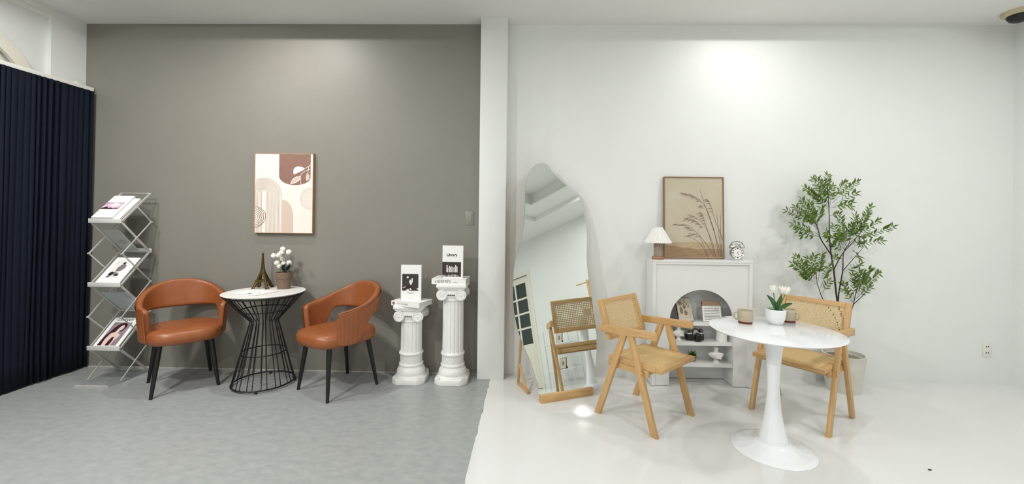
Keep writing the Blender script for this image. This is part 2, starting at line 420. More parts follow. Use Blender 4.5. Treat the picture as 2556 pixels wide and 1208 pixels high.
mb.box(XL - .2, XR + .2, YF - .1, YB + .1, 3.5, 3.55)
struct('ceiling', mb, 'ceiling', fix=False)
mb = MB()
for a in ((I0 - .05, I0 + .02, J0 - .05, J1 + .05), (I1 - .02, I1 + .05, J0 - .05, J1 + .05), (I0 + .02, I1 - .02, J0 - .05, J0 + .02), (I0 + .02, I1 - .02, J1 - .02, J1 + .05)):
    mb.box(a[0], a[1], a[2], a[3], Z1 - .03, Z1)
struct('trim_4', mb, 'trim')
for x, y, sz, wt, lb in LAMPS:
    z = Z1 if O0 < x < O1 and P0 < y < P1 else ZC
    h = .012; hs = max(.055, sz / 2 + .02)
    t = thing('ceiling_lamp', 'white ' + lb, 'lamp', (x, y, z), 0, 'ceiling lamps')
    MB().box(-hs, hs, -hs, hs, -h, 0).build('housing', 'lamp_body', t, bev=.002)
    if sz < .1: MB().lathe([(sz / 2, -h - .0015), (sz / 2, -h)], 24).build('lens', 'lens', t)
    else: MB().box(-sz / 2, sz / 2, -sz / 2, sz / 2, -h - .0015, -h).build('lens', 'lens', t)
    la = bpy.data.lights.new('lamp_light', 'AREA'); la.shape = 'SQUARE' if sz > .1 else 'DISK'; la.size = sz; la.energy = wt; la.color = LAMP_COL
    lo = bpy.data.objects.new('lamp_light', la); COL.objects.link(lo); lo.parent = t; lo.location = (0, 0, -h - .003)

# ------------------------------------------------------------------ curtain
def curtain():
    mb = MB(); ny = 1100; nz = 14; Y0, Y1 = 3.615, .4; vs = []; y = 0
    rr = random.Random(3); ph = [rr.uniform(0, 6.28) for _ in range(6)]
    for i in range(ny + 1):
        t = i / ny; yy = Y0 + (Y1 - Y0) * t; d = (Y0 - yy)
        fold = sin(d * 150 + 2.2 * sin(d * 9 + ph[0]) + 1.3 * sin(d * 23 + ph[1]))
        amp = .014 + .009 * sin(d * 17 + ph[2])
        for j in range(nz + 1):
            s_ = j / nz; z = .012 + (2.468 - .012) * s_
            lean = -.04 + .055 * s_
            wob = .007 * sin(5 * s_ + d * 31 + ph[3]) * (1 - s_)
            x = -3.925 + lean * .75 + (fold * amp) * (1 - .25 * s_) + wob
            vs.append((x, yy + .008 * cos(d * 150) * (1 - .3 * s_) * (0 if i in (0, ny) else 1) - .012, z))
    fs = [(i * (nz + 1) + j, (i + 1) * (nz + 1) + j, (i + 1) * (nz + 1) + j + 1, i * (nz + 1) + j + 1) for i in range(ny) for j in range(nz)]
    o = MB().add(vs, fs).build('curtain', 'navy', None, 60, fix=False)
    sm = o.modifiers.new('thick', 'SOLIDIFY'); sm.thickness = .004
    tag(o, 'dark navy pleated curtain hanging along the left wall down to the floor', 'curtain')
curtain()
rail = thing('curtain_rail', 'white curtain rail above the navy curtain', 'rail', (-3.93, 2.0, 2.5))
MB().box(-.03, .012, -1.6, 1.62, -.03, .004).build('track', 'trim', rail, bev=.003)
for y in (1.5, .4, -.8): MB().box(-.085, .0, y - .012, y + .012, -.012, .02).build('bracket', 'trim', rail)

# ------------------------------------------------------------------ magazine rack (zigzag display stand)
RX, RY = -3.45, 3.38
YFt, YBk = 3.29 - RY, 3.545 - RY
rack = thing('magazine_rack', 'aluminium zigzag magazine rack with clear shelves beside the navy curtain', 'magazine rack', (RX, RY, 0))
HW = .128
mb = MB().box(-HW - .003, HW + .003, -.185, .175, 0, .008)
mb.build('base_plate', 'acrylic', rack)
MB().box(-HW - .006, HW + .006, -.192, -.176, 0, .014).build('base_bar', 'alu', rack, bev=.002)
MB().box(-HW - .006, HW + .006, .165, .178, 0, .016).build('base_bar', 'alu', rack, bev=.002)
nodes = [(YBk, .014), (YFt, .272), (YBk, .53), (YFt, .79), (YBk, 1.05), (YFt, 1.31), (YBk, 1.557)]
for k in range(6):
    (y0, z0), (y1, z1) = nodes[k], nodes[k + 1]
    for sx in (-1, 1):
        rod('side_rail', (sx * HW, y0, z0), (sx * HW, y1, z1), .010, .016, 'alu', rack, bev=.002)
    d = Vector((0, y1 - y0, z1 - z0)).normalized(); nrm = Vector((0, -d.z, d.y)) if d.y > 0 else Vector((0, d.z, -d.y))
    O = Vector((0, y0, z0)); L = sqrt((y1 - y0) ** 2 + (z1 - z0) ** 2)
    MB().plate([(-HW + .006, .004), (HW - .006, .004), (HW - .006, L - .004), (-HW + .006, L - .004)], (O, VX, d, nrm), .002, .004).build('shelf_panel', 'acrylic', rack)
    sg = -1 if d.y > 0 else 1
    MB().box(-HW - .008, HW + .008, *sorted((y0 + sg * .004, y0 + sg * .012)), z0 - .010, z0 + .026).build('shelf_lip', 'lip', rack, True, .002)
    if k % 2 == 1 or k == 0:
        b = O + d * L
        if k % 2 == 1: MB().bar(b - VX * (HW + .006), b + VX * (HW + .006), .012, .01, nrm).build('top_bar', 'alu', rack, True, .002)
for sx in (-1, 1):
    X = sx * (HW + .011)
    ym, zm = (YFt + YBk) / 2, (1.31 + 1.557) / 2
    zz = [(ym, zm), (YBk, 1.31), (YFt, 1.05), (YBk, .79), (YFt, .53), (YBk, .272), (YFt, .016)]
    for a, b in zip(zz, zz[1:]):
        rod('scissor_arm', (X, *a), (X, *b), .006, .011, 'alu', rack, bev=.0015)
    for a in zz[1:-1]:
        MB().cyl((X - .008, *a), (X + .008, *a), .008, n=10).build('pivot', 'alu', rack, True)
def shelf_frame(k):
    (y0, z0), (y1, z1) = nodes[k], nodes[k + 1]
    d = Vector((0, y1 - y0, z1 - z0)).normalized(); nrm = Vector((0, -d.z, d.y)) if d.y > 0 else Vector((0, d.z, -d.y))
    return Vector((RX, RY + y0, z0)), VX, d, nrm
def slab(name, label, cat, fr, x0, x1, v0, v1, off, th, group=None, cover='paper'):
    """a magazine or book lying in a plane frame: Empty + pages + cover, returns (root, cover frame)"""
    O, U, V, N = fr
    c = O + U * ((x0 + x1) / 2) + V * v0 + N * off
    t = thing(name, label, cat, c, 0, group)
    f0 = (Vector((0, 0, 0)), U, V, N); hw = (x1 - x0) / 2
    if th > .012:
        MB().plate([(-hw + .003, .002), (hw - .004, .002), (hw - .004, v1 - v0 - .003), (-hw + .003, v1 - v0 - .003)], f0, th - .002, th - .004).build('pages', 'paper_grey', t)
        for o_ in (.002, th):
            MB().plate([(-hw, 0), (hw, 0), (hw, v1 - v0), (-hw, v1 - v0)], f0, o_, .002).build('cover', cover, t)
        MB().plate([(-hw, 0), (-hw + .003, 0), (-hw + .003, v1 - v0), (-hw, v1 - v0)], f0, th, th).build('spine', cover, t)
    else:
        MB().plate([(-hw, 0), (hw, 0), (hw, v1 - v0), (-hw, v1 - v0)], f0, th, th).build('pages', cover, t)
    return t, (N * th, U, V, N)
def decal(name, mt, parent, fr, polys=(), ribs=(), off=.0006, split=False):
    if split:
        for p in polys: decal(name, mt, parent, fr, [p], off=off)
        return
    mb = MB()
    for p in polys: mb.plate(p, fr, off)
    for i, (p, wd) in enumerate(ribs): mb.ribbon(p, wd, fr, off + i * .00003)
    return mb.build(name, mt, parent, fix=False)
def rect(x0, x1, y0, y1): return [(x0, y0), (x1, y0), (x1, y1), (x0, y1)]
G = 'magazines on the rack'
fr = shelf_frame(5)
t, cf = slab('book', 'white book underneath another on the rack top shelf', 'book', fr, -.055, .112, .014, .27, .004, .014, G)
t, cf = slab('book', 'white book with a purple photo band on the rack top shelf', 'book', fr, -.115, .062, .016, .285, .0195, .014, G)
decal('photo_band', 'purple_print', t, cf, [rect(-.0885, .07, .10, .185)])
decal('photo_dark', 'plum_print', t, cf, [[(-.0885, .10), (.05, .10), (.058, .112), (.02, .106), (-.005, .118), (-.03, .112), (-.045, .13), (-.0885, .112)]], off=.001)
decal('photo_light', 'photo_light', t, cf, [[(-.03, .14), (.0, .125), (.04, .135), (.05, .16), (.02, .168), (-.005, .182), (-.015, .165)]], off=.001)
fr = shelf_frame(3)
t, cf = slab('magazine', 'white magazine with a black and white seated figure on the rack middle shelf', 'magazine', fr, -.095, .108, .014, .285, .004, .006, G)
decal('cover_photo', 'photo_light', t, cf, [rect(-.065, .04, .055, .235)])
decal('figure', 'photo_mid', t, cf, [[(-.015, .12), (.025, .125), (.045, .155), (.04, .185), (.02, .2), (-.005, .19), (-.02, .165)], [(-.045, .1), (-.01, .085), (.02, .09), (.03, .105), (-.01, .115), (-.04, .12)]], off=.001, split=True)
decal('figure_dark', 'ink', t, cf, [[(-.05, .08), (-.02, .075), (-.015, .11), (-.03, .12), (-.048, .11)], [(.0, .075), (.035, .078), (.033, .095), (.005, .09)], [(.0, .2), (.018, .196), (.022, .214), (.008, .221), (-.004, .212)], [(-.05, .06), (-.025, .063), (-.028, .074), (-.048, .07)]], off=.0014, split=True)
fr = shelf_frame(1)
t, cf = slab('magazine', 'white magazine with a long haired woman on the rack bottom shelf', 'magazine', fr, -.105, .108, .014, .285, .004, .006, G)
decal('cover_photo', 'mauve_print', t, cf, [rect(-.078, .078, .012, .226)])
text('title', 'LOEWE', .036, 'ink', t, cf, 0, .237, 1.12)
decal('skin', 'skin_print', t, cf, [[(-.045, .012), (.03, .012), (.035, .06), (.05, .1), (.04, .115), (.02, .125), (.015, .15), (.035, .16), (.04, .19), (.028, .205), (.005, .195), (-.005, .16), (-.01, .135), (-.04, .12), (-.052, .07)]], off=.001)
decal('hair', 'plum_print', t, cf, [[(-.078, .012), (-.045, .012), (-.052, .07), (-.04, .12), (-.01, .135), (-.005, .16), (.003, .19), (.02, .2), (.035, .19), (.037, .16), (.025, .15), (.03, .135), (.045, .15), (.055, .185), (.045, .212), (.015, .222), (-.02, .21), (-.045, .17), (-.055, .13), (-.07, .1)], [(-.012, .012), (.018, .012), (.02, .06), (.012, .09), (-.005, .085), (-.012, .05)]], off=.0014)
fr = shelf_frame(4)
t, cf = slab('magazine', 'grey magazine seen from below through the upper clear rear shelf', 'magazine', fr, -.11, .03, .02, .262, .004, .005, G, 'paper_grey')
f2 = (Vector((0, 0, 0)), -VX, cf[2], -cf[3])
text('title', 'FASHION', .016, 'ink_grey', t, f2, 0, .11, 1.1); text('title', 'WEEKLY', .016, 'ink_grey', t, f2, 0, .085, 1.1)
fr = shelf_frame(2)
t, cf = slab('magazine', 'pale blue grey magazine seen from below through the lower clear rear shelf', 'magazine', fr, -.112, .10, .02, .262, .004, .005, G, 'mauve_print')
t.children[0].data.materials[0] = mat('pale blue cover', '#e2e7ec', .5, var=.1, vscale=12)

# ------------------------------------------------------------------ tan armchairs
def armchair(label, loc, rz):
    t = thing('armchair', label, 'chair', loc, rz, 'tan leather armchairs')
    PM = radians(124)
    def top(a): 
        q = .825 - .165 * smooth01(abs(a) / radians(118)) - .0 
        e = (abs(a) - radians(114)) / radians(15)
        return q - (.055 * e * e if e > 0 else 0)
    def bot(a):
        b = abs(a)
        return .60 - .01 * cos(b) - .213 * smooth01((b - radians(64)) / radians(32))
    def pos(a, z, g=0):
        k = (z - .4) / .42
        rx = .270 + .034 * k + g; ry = .258 + .060 * k + g
        sx = (abs(sin(a)) ** .82) * (1 if sin(a) >= 0 else -1); cy = (abs(cos(a)) ** .86) * (1 if cos(a) >= 0 else -1)
        return Vector((rx * sx, ry * cy * (1 if cy > 0 else .92) - .01, z))
    def surf(g, n, mm, ribs=0, a0=-PM, a1=PM, inset=0):
        vs = []
        for i in range(n + 1):
            a = a0 + (a1 - a0) * i / n; zt, zb = top(a) - inset, bot(a) + inset
            for j in range(mm + 1):
                q = pos(a, zb + (zt - zb) * j / mm, g + (ribs * abs(sin(a * 26)) if ribs else 0)); vs.append(q)
        return MB().add(vs, [(i * (mm + 1) + j, (i + 1) * (mm + 1) + j, (i + 1) * (mm + 1) + j + 1, i * (mm + 1) + j + 1) for i in range(n) for j in range(mm)])
    o = surf(0, 44, 6).build('backrest', 'leather', t, 80, fix=False)
    sm = o.modifiers.new('thick', 'SOLIDIFY'); sm.thickness = .046; sm.offset = 1; sm.use_even_offset = False
    ss = o.modifiers.new('round', 'SUBSURF'); ss.levels = 1; ss.render_levels = 2
    surf(.0015, 300, 8, ribs=.0026, inset=.02).build('quilted_panel', 'leather', t, 60, fix=False)
    rim = [pos(a, top(a) - .004, -.004) for a in [-PM + 2 * PM * i / 90 for i in range(91)]]
    ends = [pos(PM, top(PM) + (bot(PM) - top(PM)) * i / 8, -.003) for i in range(1, 9)]
    ends0 = [pos(-PM, top(PM) + (bot(PM) - top(PM)) * i / 8, -.003) for i in range(8, 0, -1)]
    MB().tube(ends0 + rim + ends, .0026, 6).build('piping', 'leather_dark', t, True)
    # seat cushion
    vs = []; n = 56; prof = [(.0, .392), (.90, .386), (.97, .396), (1.0, .425), (.995, .455), (.95, .478), (.85, .488), (.55, .492), (0, .494)]
    mb = MB()
    for k, (r, z) in enumerate(prof):
        for j in range(n):
            c, s_ = sup(2 * pi * j / n, .62); mb.v.append((.243 * c * max(r, .001), .268 * s_ * max(r, .001) - .018, z + (.012 * (1 - r) if k > 5 else 0) * 0))
    for k in range(len(prof) - 1):
        for j in range(n): mb.f.append((k * n + j, k * n + (j + 1) % n, (k + 1) * n + (j + 1) % n, (k + 1) * n + j))
    mb.build('seat', 'leather', t, 70)
    for sx in (-1, 1):
        for sy in (-1, 1):
            a = Vector((sx * .155, sy * .165 - .01, .40)); b = Vector((sx * .205, sy * .215, 0))
            MB().tube([a, a.lerp(b, .3), b], [.019, .018, .0115], 14).build('leg', 'black', t, 50)
    return t
armchair('tan leather armchair with black legs between the magazine rack and the wire table', (-2.796, 3.295, 0), radians(45))
armchair('tan leather armchair turned sideways between the wire table and the short column', (-1.524, 3.30, 0), radians(-33))

# ------------------------------------------------------------------ wire side table and what stands on it
TX, TY, TZ = -2.165, 3.345, .752
t = thing('wire_side_table', 'round white topped side table on a black hourglass wire base', 'table', (TX, TY, 0))
MB().lathe([(0, TZ - .016), (.27, TZ - .016), (.296, TZ - .006), (.30, TZ - .002), (.298, TZ), (0, TZ)], 72).build('table_top', 'top_white', t, 40)
prof = [(.285, TZ - .02), (.10, .515), (.225, .018)]
def ring(r, z, rad=.0045): return MB().tube([(r * cos(2 * pi * i / 56), r * sin(2 * pi * i / 56), z) for i in range(56)], rad, 8, closed=True)
for r, z, rad in ((.285, TZ - .022, .006), (.178, .607, .0045) , (.163, .265, .0045), (.225, .018, .006)):
    ring(r, z, rad).build('ring', 'black', t, True)
wm = MB().tube([(prof[0][0], 0, prof[0][1]), (prof[1][0] + .004, 0, prof[1][1] + .006), (prof[1][0] + .002, 0, prof[1][1] - .006), (prof[2][0], 0, prof[2][1])], .0034, 6).mesh('wire', 'black', True)
for i in range(28):
    link('wire', wm, t, Matrix.Rotation(2 * pi * (i + .22 * (1 if i % 2 else 0)) / 28, 4, 'Z'))
fm = MB().cyl((0, 0, 0), (0, 0, .02), .011, .009, 12).mesh('foot', 'black', 40)
for a in (20, 110, 200, 290):
    link('foot', fm, t, Matrix.Translation((.226 * cos(radians(a)), .226 * sin(radians(a)), 0)))

# tower figurine
t = thing('tower_figurine', 'bronze lattice tower figurine standing on the wire side table', 'figurine', (-2.285, 3.50, TZ), radians(12))
def lattice(mb, a, b, w0, w1, n=4, r=.0016):
    a = Vector(a); b = Vector(b); crn = [(-1, -1), (1, -1), (1, 1), (-1, 1)]; prev = None
    for i in range(n + 1):
        c = a.lerp(b, i / n); ww = (w0 + (w1 - w0) * i / n) / 2
        q = [c + Vector((x * ww, y * ww, 0)) for x, y in crn]
        for k in range(4): mb.bar(q[k], q[(k + 1) % 4], r * 1.6, r * 1.6)
        if prev:
            for k in range(4):
                mb.bar(prev[k], q[k], r * 2.2, r * 2.2); mb.bar(prev[k], q[(k + 1) % 4], r * 1.2, r * 1.2); mb.bar(prev[(k + 1) % 4], q[k], r * 1.2, r * 1.2)
        prev = q
for sx in (-1, 1):
    for sy in (-1, 1):
        mb = MB(); mb.box(sx * .055 - .012, sx * .055 + .012, sy * .055 - .012, sy * .055 + .012, 0, .007)
        lattice(mb, (sx * .053, sy * .053, .007), (sx * .034, sy * .034, .062), .020, .016, 3)
        mb.build('foot_leg', 'bronze', t)
        mb = MB(); lattice(mb, (sx * .031, sy * .031, .072), (sx * .017, sy * .017, .125), .013, .010, 4, .0014); mb.build('upper_leg', 'bronze', t)
for a in range(4):
    mb = MB(); mm = Matrix.Rotation(a * pi / 2, 4, 'Z')
    mb.tube([mm @ Vector((.038 * cos(q), -.046 + .008 * sin(q), .018 + .042 * sin(q))) for q in [pi * i / 12 for i in range(13)]], .0018, 6); mb.build('arch', 'bronze', t)
MB().box(-.044, .044, -.044, .044, .062, .066).box(-.041, .041, -.041, .041, .066, .074).box(-.045, .045, -.045, .045, .072, .0745).build('platform', 'bronze', t)
MB().box(-.024, .024, -.024, .024, .122, .126).box(-.022, .022, -.022, .022, .126, .132).build('platform', 'bronze', t)
mb = MB(); zs = [(.132, .034), (.165, .022), (.205, .0145), (.25, .010), (.29, .0075)]
for (z0, w0), (z1, w1) in zip(zs, zs[1:]): lattice(mb, (0, 0, z0), (0, 0, z1), w0, w1, 3, .0016)
mb.build('spire', 'bronze', t)
MB().box(-.007, .007, -.007, .007, .288, .296).lathe([(.005, .296), (.0055, .303), (.002, .306), (.001, .318), (0, .319)], 10).build('finial', 'bronze', t)

# flower pot on the wire table
t = thing('flower_pot', 'brown clay pot of white pompom flowers on the wire side table', 'potted plant', (-2.10, 3.50, TZ))
MB().lathe([(0, .0), (.048, 0), (.060, .088), (.063, .09), (.067, .093), (.069, .14), (.066, .142), (.062, .14), (.060, .12), (0, .118)], 40).build('pot', 'clay', t, 40)
MB().lathe([(.06, .118), (.03, .124), (0, .126)], 24).build('soil', 'soil', t, True)
zc = lambda x, y: (560 + x / 8.055, 610 + y / 8.055)
rr = random.Random(5)
heads = [(1175, 95), (1295, 155), (1150, 165), (1095, 215), (990, 225), (1165, 290), (1055, 375), (1190, 385), (1108, 435), (1300, 370)]
for i, (x, y) in enumerate(heads):
    q = onY(*zc(x, y), 3.50 + rr.uniform(-.035, .035)); p = q - Vector((-2.10, 3.50, TZ))
    base = Vector((rr.uniform(-.02, .02), rr.uniform(-.02, .02), .12))
    o = MB().tube([base, base.lerp(p, .5) + Vector((rr.uniform(-.008, .008), 0, .008)), p], .0014, 5).build('stem', 'stem_brown', t)
    mb = MB(); mb.ball(p, .0195, 10, 7)
    for k in range(26):
        d = Vector((rr.gauss(0, 1), rr.gauss(0, 1), rr.gauss(0, 1))).normalized(); mb.ball(p + d * .016, .0075, 6, 4)
    mb.build('flower', 'petal', o, True)
for k in range(16):
    a = rr.uniform(-1.3, 1.7); l = rr.uniform(.04, .075); d = Vector((cos(a) * .6 + .15, rr.uniform(-.6, .3), .9)).normalized()
    b = Vector((.012 + rr.uniform(-.02, .03), rr.uniform(-.03, .01), .13 + rr.uniform(0, .03))); s_ = d.cross(VZ).normalized() * .012
    mb = MB().add([b, b + d * l * .5 + s_, b + d * l * .55 - Vector((0, 0, .004)), b + d * l * .5 - s_, b + d * l], [(0, 1, 2), (0, 2, 3), (1, 4, 2), (2, 4, 3)])
    mb.build('leaf', 'leaf_deep', t)

# printed sheets on the wire table
q = [onZ(*p, TZ) for p in [(570, 733), (640, 739), (698, 727), (627, 722)]]
c = sum(q, Vector()) / 4
t = thing('paper_sheets', 'white printed sheets lying on the wire side table', 'paper', c)
U = (q[1] - q[0]).normalized(); V = VZ.cross(U)
f0 = (Vector((0, 0, 0)), U, V, VZ)
MB().plate(rect(-.14, .14, -.105, .105), f0, .004, .004).build('sheet', 'paper', t)
MB().plate(rect(-.132, .145, -.11, .10), f0, .0052, .001).build('sheet', 'paper', t)
decal('print', 'ink_grey', t, f0, [rect(.02, .055, -.085, -.055), rect(.07, .09, -.03, -.012)], off=.006)

# ------------------------------------------------------------------ plaster columns with books
def column(label, loc, H_):
    t = thing('plaster_column', label, 'column', loc, 0, 'white fluted columns')
    k = .135; c = .052
    oct_ = [(-k + c, -k), (k - c, -k), (k, -k + c), (k, k - c), (k - c, k), (-k + c, k), (-k, k - c), (-k, -k + c)]
    mb = MB().plate(oct_, (Vector((0, 0, 0)), VX, VY, VZ), .045, .045)
    for sx in (-1, 1):
        for sy in (-1, 1): mb.bar((sx * .107, sy * .107, .0), (sx * .105, sy * .105, .062), .05, .012, (sx, -sy, 0))
    mb.build('plinth', 'plaster', t, 30, .004)
    MB().lathe([(.125, .045), (.122, .058), (.114, .064), (.118, .078), (.116, .095), (.108, .112), (.098, .125), (.094, .132), (0, .132)], 48).build('base_moulding', 'plaster', t, 50)
    MB().lathe([(.098, .132), (.101, .139), (.101, .148), (.096, .155), (.091, .157), (0, .157)], 48).build('ring', 'plaster', t, 50)
    MB().lathe([(.0915, .155), (.0915, .226)], 48).build('drum', 'plaster_relief', t, 60)
    MB().lathe([(.091, .224), (.099, .228), (.101, .236), (.098, .246), (.089, .25), (0, .25)], 48).build('ring', 'plaster', t, 50)
    zt = H_ - .145
    fl_ = lambda a, h: 1 - .055 * (abs(sin(a * 9)) ** .7 < .75) * (1 - (abs(sin(a * 9)) ** .7) / .75) ** .5
    n = 256
    MB().lathe([(.088, .25), (.0875, .262), (.086, zt)], n, rfun=lambda a, h: (1 - .085 * max(0, cos(a * 16)) ** .6)).build('fluted_shaft', 'plaster', t, 50)
    MB().lathe([(.086, zt), (.092, zt + .006), (.092, zt + .014), (.088, zt + .02), (.094, zt + .035), (.1, zt + .05), (0, zt + .052)], 48).build('necking', 'plaster', t, 50)
    zv = H_ - .088
    for sx in (-1, 1):
        mb = MB(); prof = [(0, -.108), (.045, -.106), (.047, -.098), (.042, -.085), (.033, -.04), (.031, 0), (.033, .04), (.042, .085), (.047, .098), (.045, .106), (0, .108)]
        mb.lathe(prof, 32, (sx * .078, 0, zv), axis=(0, 1, 0)); vol = mb.build('volute', 'plaster', t, 50)
        mb = MB()
        for sy in (-1, 1):
            sp = []
            for i in range(46):
                a = i / 45 * 2 * pi * 1.9; r = .043 * (1 - i / 45 * .82)
                sp.append((sx * .078 - sx * r * sin(a) * 1, sy * .107, zv + r * cos(a)))
            mb.tube(sp, [.006 * (1 - .5 * i / 45) for i in range(46)], 7)
            mb.ball((sx * .078, sy * .107, zv), .009, 8, 6)
        mb.build('spiral', 'plaster', vol, True)
    MB().box(-.085, .085, -.098, .098, zv + .004, zv + .046).build('echinus', 'plaster', t, bev=.008, smooth=True)
    mb = MB()
    for sy in (-1, 1):
        for k2 in range(5): mb.ball((-.03 + .015 * k2, sy * .099, zv + .012), .009, 8, 6, (1, .7, 1.5))
    mb.build('egg_ornament', 'plaster', t, True)
    MB().box(-.112, .112, -.112, .112, H_ - .042, H_ - .026).box(-.122, .122, -.122, .122, H_ - .026, H_).build('abacus', 'plaster', t, True, .004)
    return t
CS, CT = (-.987, 3.487, 0), (-.634, 3.490, 0)
HS, HT = .645, .826
column('short white plaster column with scroll capital, nearer the tan armchair', CS, HS)
column('tall white plaster column with scroll capital, next to the white pillar', CT, HT)

def lying_book(label, fl, ang, w_, d_, th, z, spine):
    t = thing('book', label, 'book', (fl[0], fl[1], z), ang, 'books on the columns')
    MB().box(.002, w_ - .002, .004, d_ - .004, .003, th - .003).build('pages', 'paper_grey', t)
    MB().box(0, w_, 0, d_, 0, .003).build('cover', 'paper', t); MB().box(0, w_, 0, d_, th - .003, th).build('cover', 'paper', t)
    MB().box(0, w_, -.002, .003, 0, th).build('spine', 'paper', t)
    spine(t, (Vector((0, -.002, 0)), VX, VZ, -VY))
def sp1(t, f):
    decal('red_emblem', 'ink_red', t, f, [arc(.024, .020, .0115, 0, 360, 20)[:-1]])
    text('emblem_letter', 'a', .016, 'paper', t, f, .024, .0155, 1, .0014)
    text('spine_title', 'GA·GA·BBE', .020, 'ink_grey', t, f, .112, .013, 1.12)
lying_book('white book with a red dot on its spine lying on the short column', (-1.135, 3.402), radians(-20), .275, .19, .040, HS, sp1)
def sp2(t, f):
    text('spine_title', 'HERMÈS', .037, 'stem_brown', t, f, .095, .011, 1.02); text('spine_subtitle', 'PARIS', .012, 'ink_grey', t, f, .20, .014, 1.2)
lying_book('thick white book with brown capital letters on its spine on the tall column', (-.800, 3.398), radians(-3), .285, .205, .046, HT, sp2)
def standing_book(label, x0, x1, y, z, h, th, art):
    t = thing('book', label, 'book', ((x0 + x1) / 2, y, z), 0, 'books on the columns'); hw = (x1 - x0) / 2
    MB().box(-hw + .002, hw - .004, .003, th - .003, .003, h - .003).build('pages', 'paper_grey', t)
    MB().box(-hw, hw, 0, .003, 0, h).build('cover', 'paper', t); MB().box(-hw, hw, th - .003, th, 0, h).build('cover', 'paper', t)
    MB().box(-hw - .001, -hw + .003, 0, th, 0, h).build('spine', 'paper', t)
    art(t, (Vector((0, 0, 0)), VX, VZ, -VY), hw, h)
def ar1(t, f, hw, h):
    decal('photo', 'photo_dark', t, f, [rect(-hw + .014, hw - .022, .078, .218)])
    decal('figure', 'photo_light', t, f, [arc(-.026, .190, .009, 0, 360, 14)[:-1], [(-.012, .165), (-.004, .172), (.002, .16), (.008, .182), (.018, .182), (.016, .15), (.004, .125), (-.004, .128), (-.014, .15)], [(-.07, .1), (-.05, .112), (-.04, .11), (-.055, .102)], [(-.012, .095), (.0, .1), (.008, .088), (-.002, .082)], [(-.045, .078), (-.03, .09), (-.015, .09), (-.012, .078)], [(.05, .1), (.064, .1), (.064, .085), (.055, .09)]], off=.001, split=True)
    decal('figure_dark', 'plum_print', t, f, [[(-.02, .13), (-.012, .14), (.0, .12), (-.004, .1), (-.04, .105)]], off=.0012)
    text('title', 'CELINE', .0145, 'ink', t, f, -.002, .054, 1.15)
    decal('small_print', 'ink_grey', t, f, [rect(-.026, .02, .014, .0155)])
standing_book('upright white book with a dark seated figure photo on the short column', -1.069, -.897, 3.43, HS + .040, .292, .022, ar1)
def ar2(t, f, hw, h):
    text('title', 'Library', .034, 'ink', t, f, -.006, .184, .92, bold=.0008)
    decal('photo', 'photo_dark', t, f, [rect(-hw + .001, hw - .016, .012, .136)])
    mb = [];rr = random.Random(2)
    for i in range(9):
        x = -.05 + i * .0105; mb.append(rect(x, x + rr.uniform(.004, .009), .05, .05 + rr.uniform(.035, .06)))
    for i in range(12): x = -.083 + i * .012; mb.append(rect(x, x + .006, .014, .014 + rr.uniform(.008, .022)))
    decal('book_rows', 'photo_light', t, f, mb, off=.001)
    mb = [rect(x, x + .008, .05, .12) for x in (-.082, -.068, .05, .061)]
    decal('red_books', 'plum_print', t, f, mb, off=.001)
standing_book('upright white book with black lettering and a bookshelf photo on the tall column', -.723, -.548, 3.435, HT + .046, .272, .024, ar2)

# ------------------------------------------------------------------ wall art on the grey wall
tl = Vector((-2.437, YB - .034, 1.931)); W_, H_ = .527, .709
t = thing('wall_art', 'abstract cream and brown art print hanging on the grey wall', 'picture', tl + VX * W_ / 2 - VZ * H_ / 2)
sx_, sz_ = W_ / 2, H_ / 2
MB().box(-sx_, sx_, .0, .034, sz_ - .005, sz_).build('frame_rail', 'frame_gold', t); MB().box(-sx_, sx_, .0, .034, -sz_, -sz_ + .005).build('frame_rail', 'frame_gold', t)
MB().box(-sx_, -sx_ + .005, 0, .034, -sz_ + .005, sz_ - .005).build('frame_stile', 'frame_gold', t); MB().box(sx_ - .005, sx_, 0, .034, -sz_ + .005, sz_ - .005).build('frame_stile', 'frame_gold', t)
MB().box(-sx_ + .005, sx_ - .005, .004, .03, -sz_ + .005, sz_ - .005).build('canvas', 'canvas', t)
f = (Vector((0, .004, 0)), VX, VZ, -VY)
ax = lambda x, y: ((x - 155) / 675 * W_ - sx_, sz_ - (y - 110) / 965 * H_)
decal('brown_block', 'a_brown', t, f, [[ax(*p) for p in [(437, 122), (437, 385)] + [(437 + 180 * (1 - cos(a)), 385 + 107 * sin(a)) for a in [pi / 2 * i / 10 for i in range(1, 11)]] + [(798 - 180 * (1 - cos(a)) * 1, 400 + 92 * sin(a)) for a in [pi / 2 * (10 - i) / 10 for i in range(1, 11)]] + [(798, 122)]]])
ribs = []
for k in range(13):
    r = 200 - k * 14.5; yc = 612 - k * 3
    p = [(265 - r, 1066)] if 265 - r > 165 else []
    for i in range(33):
        a = pi - pi * i / 32; x, y = 265 + r * cos(a), yc - r * sin(a)
        if x > 164: p.append((x, y))
    p.append((265 + r, 1066))
    ribs.append(([ax(*q) for q in p], .0028))
decal('arch_lines', 'a_line', t, f, ribs=ribs)
decal('tan_arch', 'a_tan', t, f, [[ax(*p) for p in [(474, 1066), (474, 668)] + [(474 + 131 * sin(a), 870 - 202 * cos(a)) for a in [pi / 2 * i / 10 for i in range(1, 11)]] + [(605, 1066)]]], off=.0004)
decal('spiral_ground', 'canvas', t, f, [[ax(*p) for p in [(160, 752)] + [(160 + 126 * cos(a), 880 - 128 * sin(a)) for a in [pi / 2 - pi * i / 20 for i in range(1, 20)]] + [(160, 1008)]]], off=.0009)
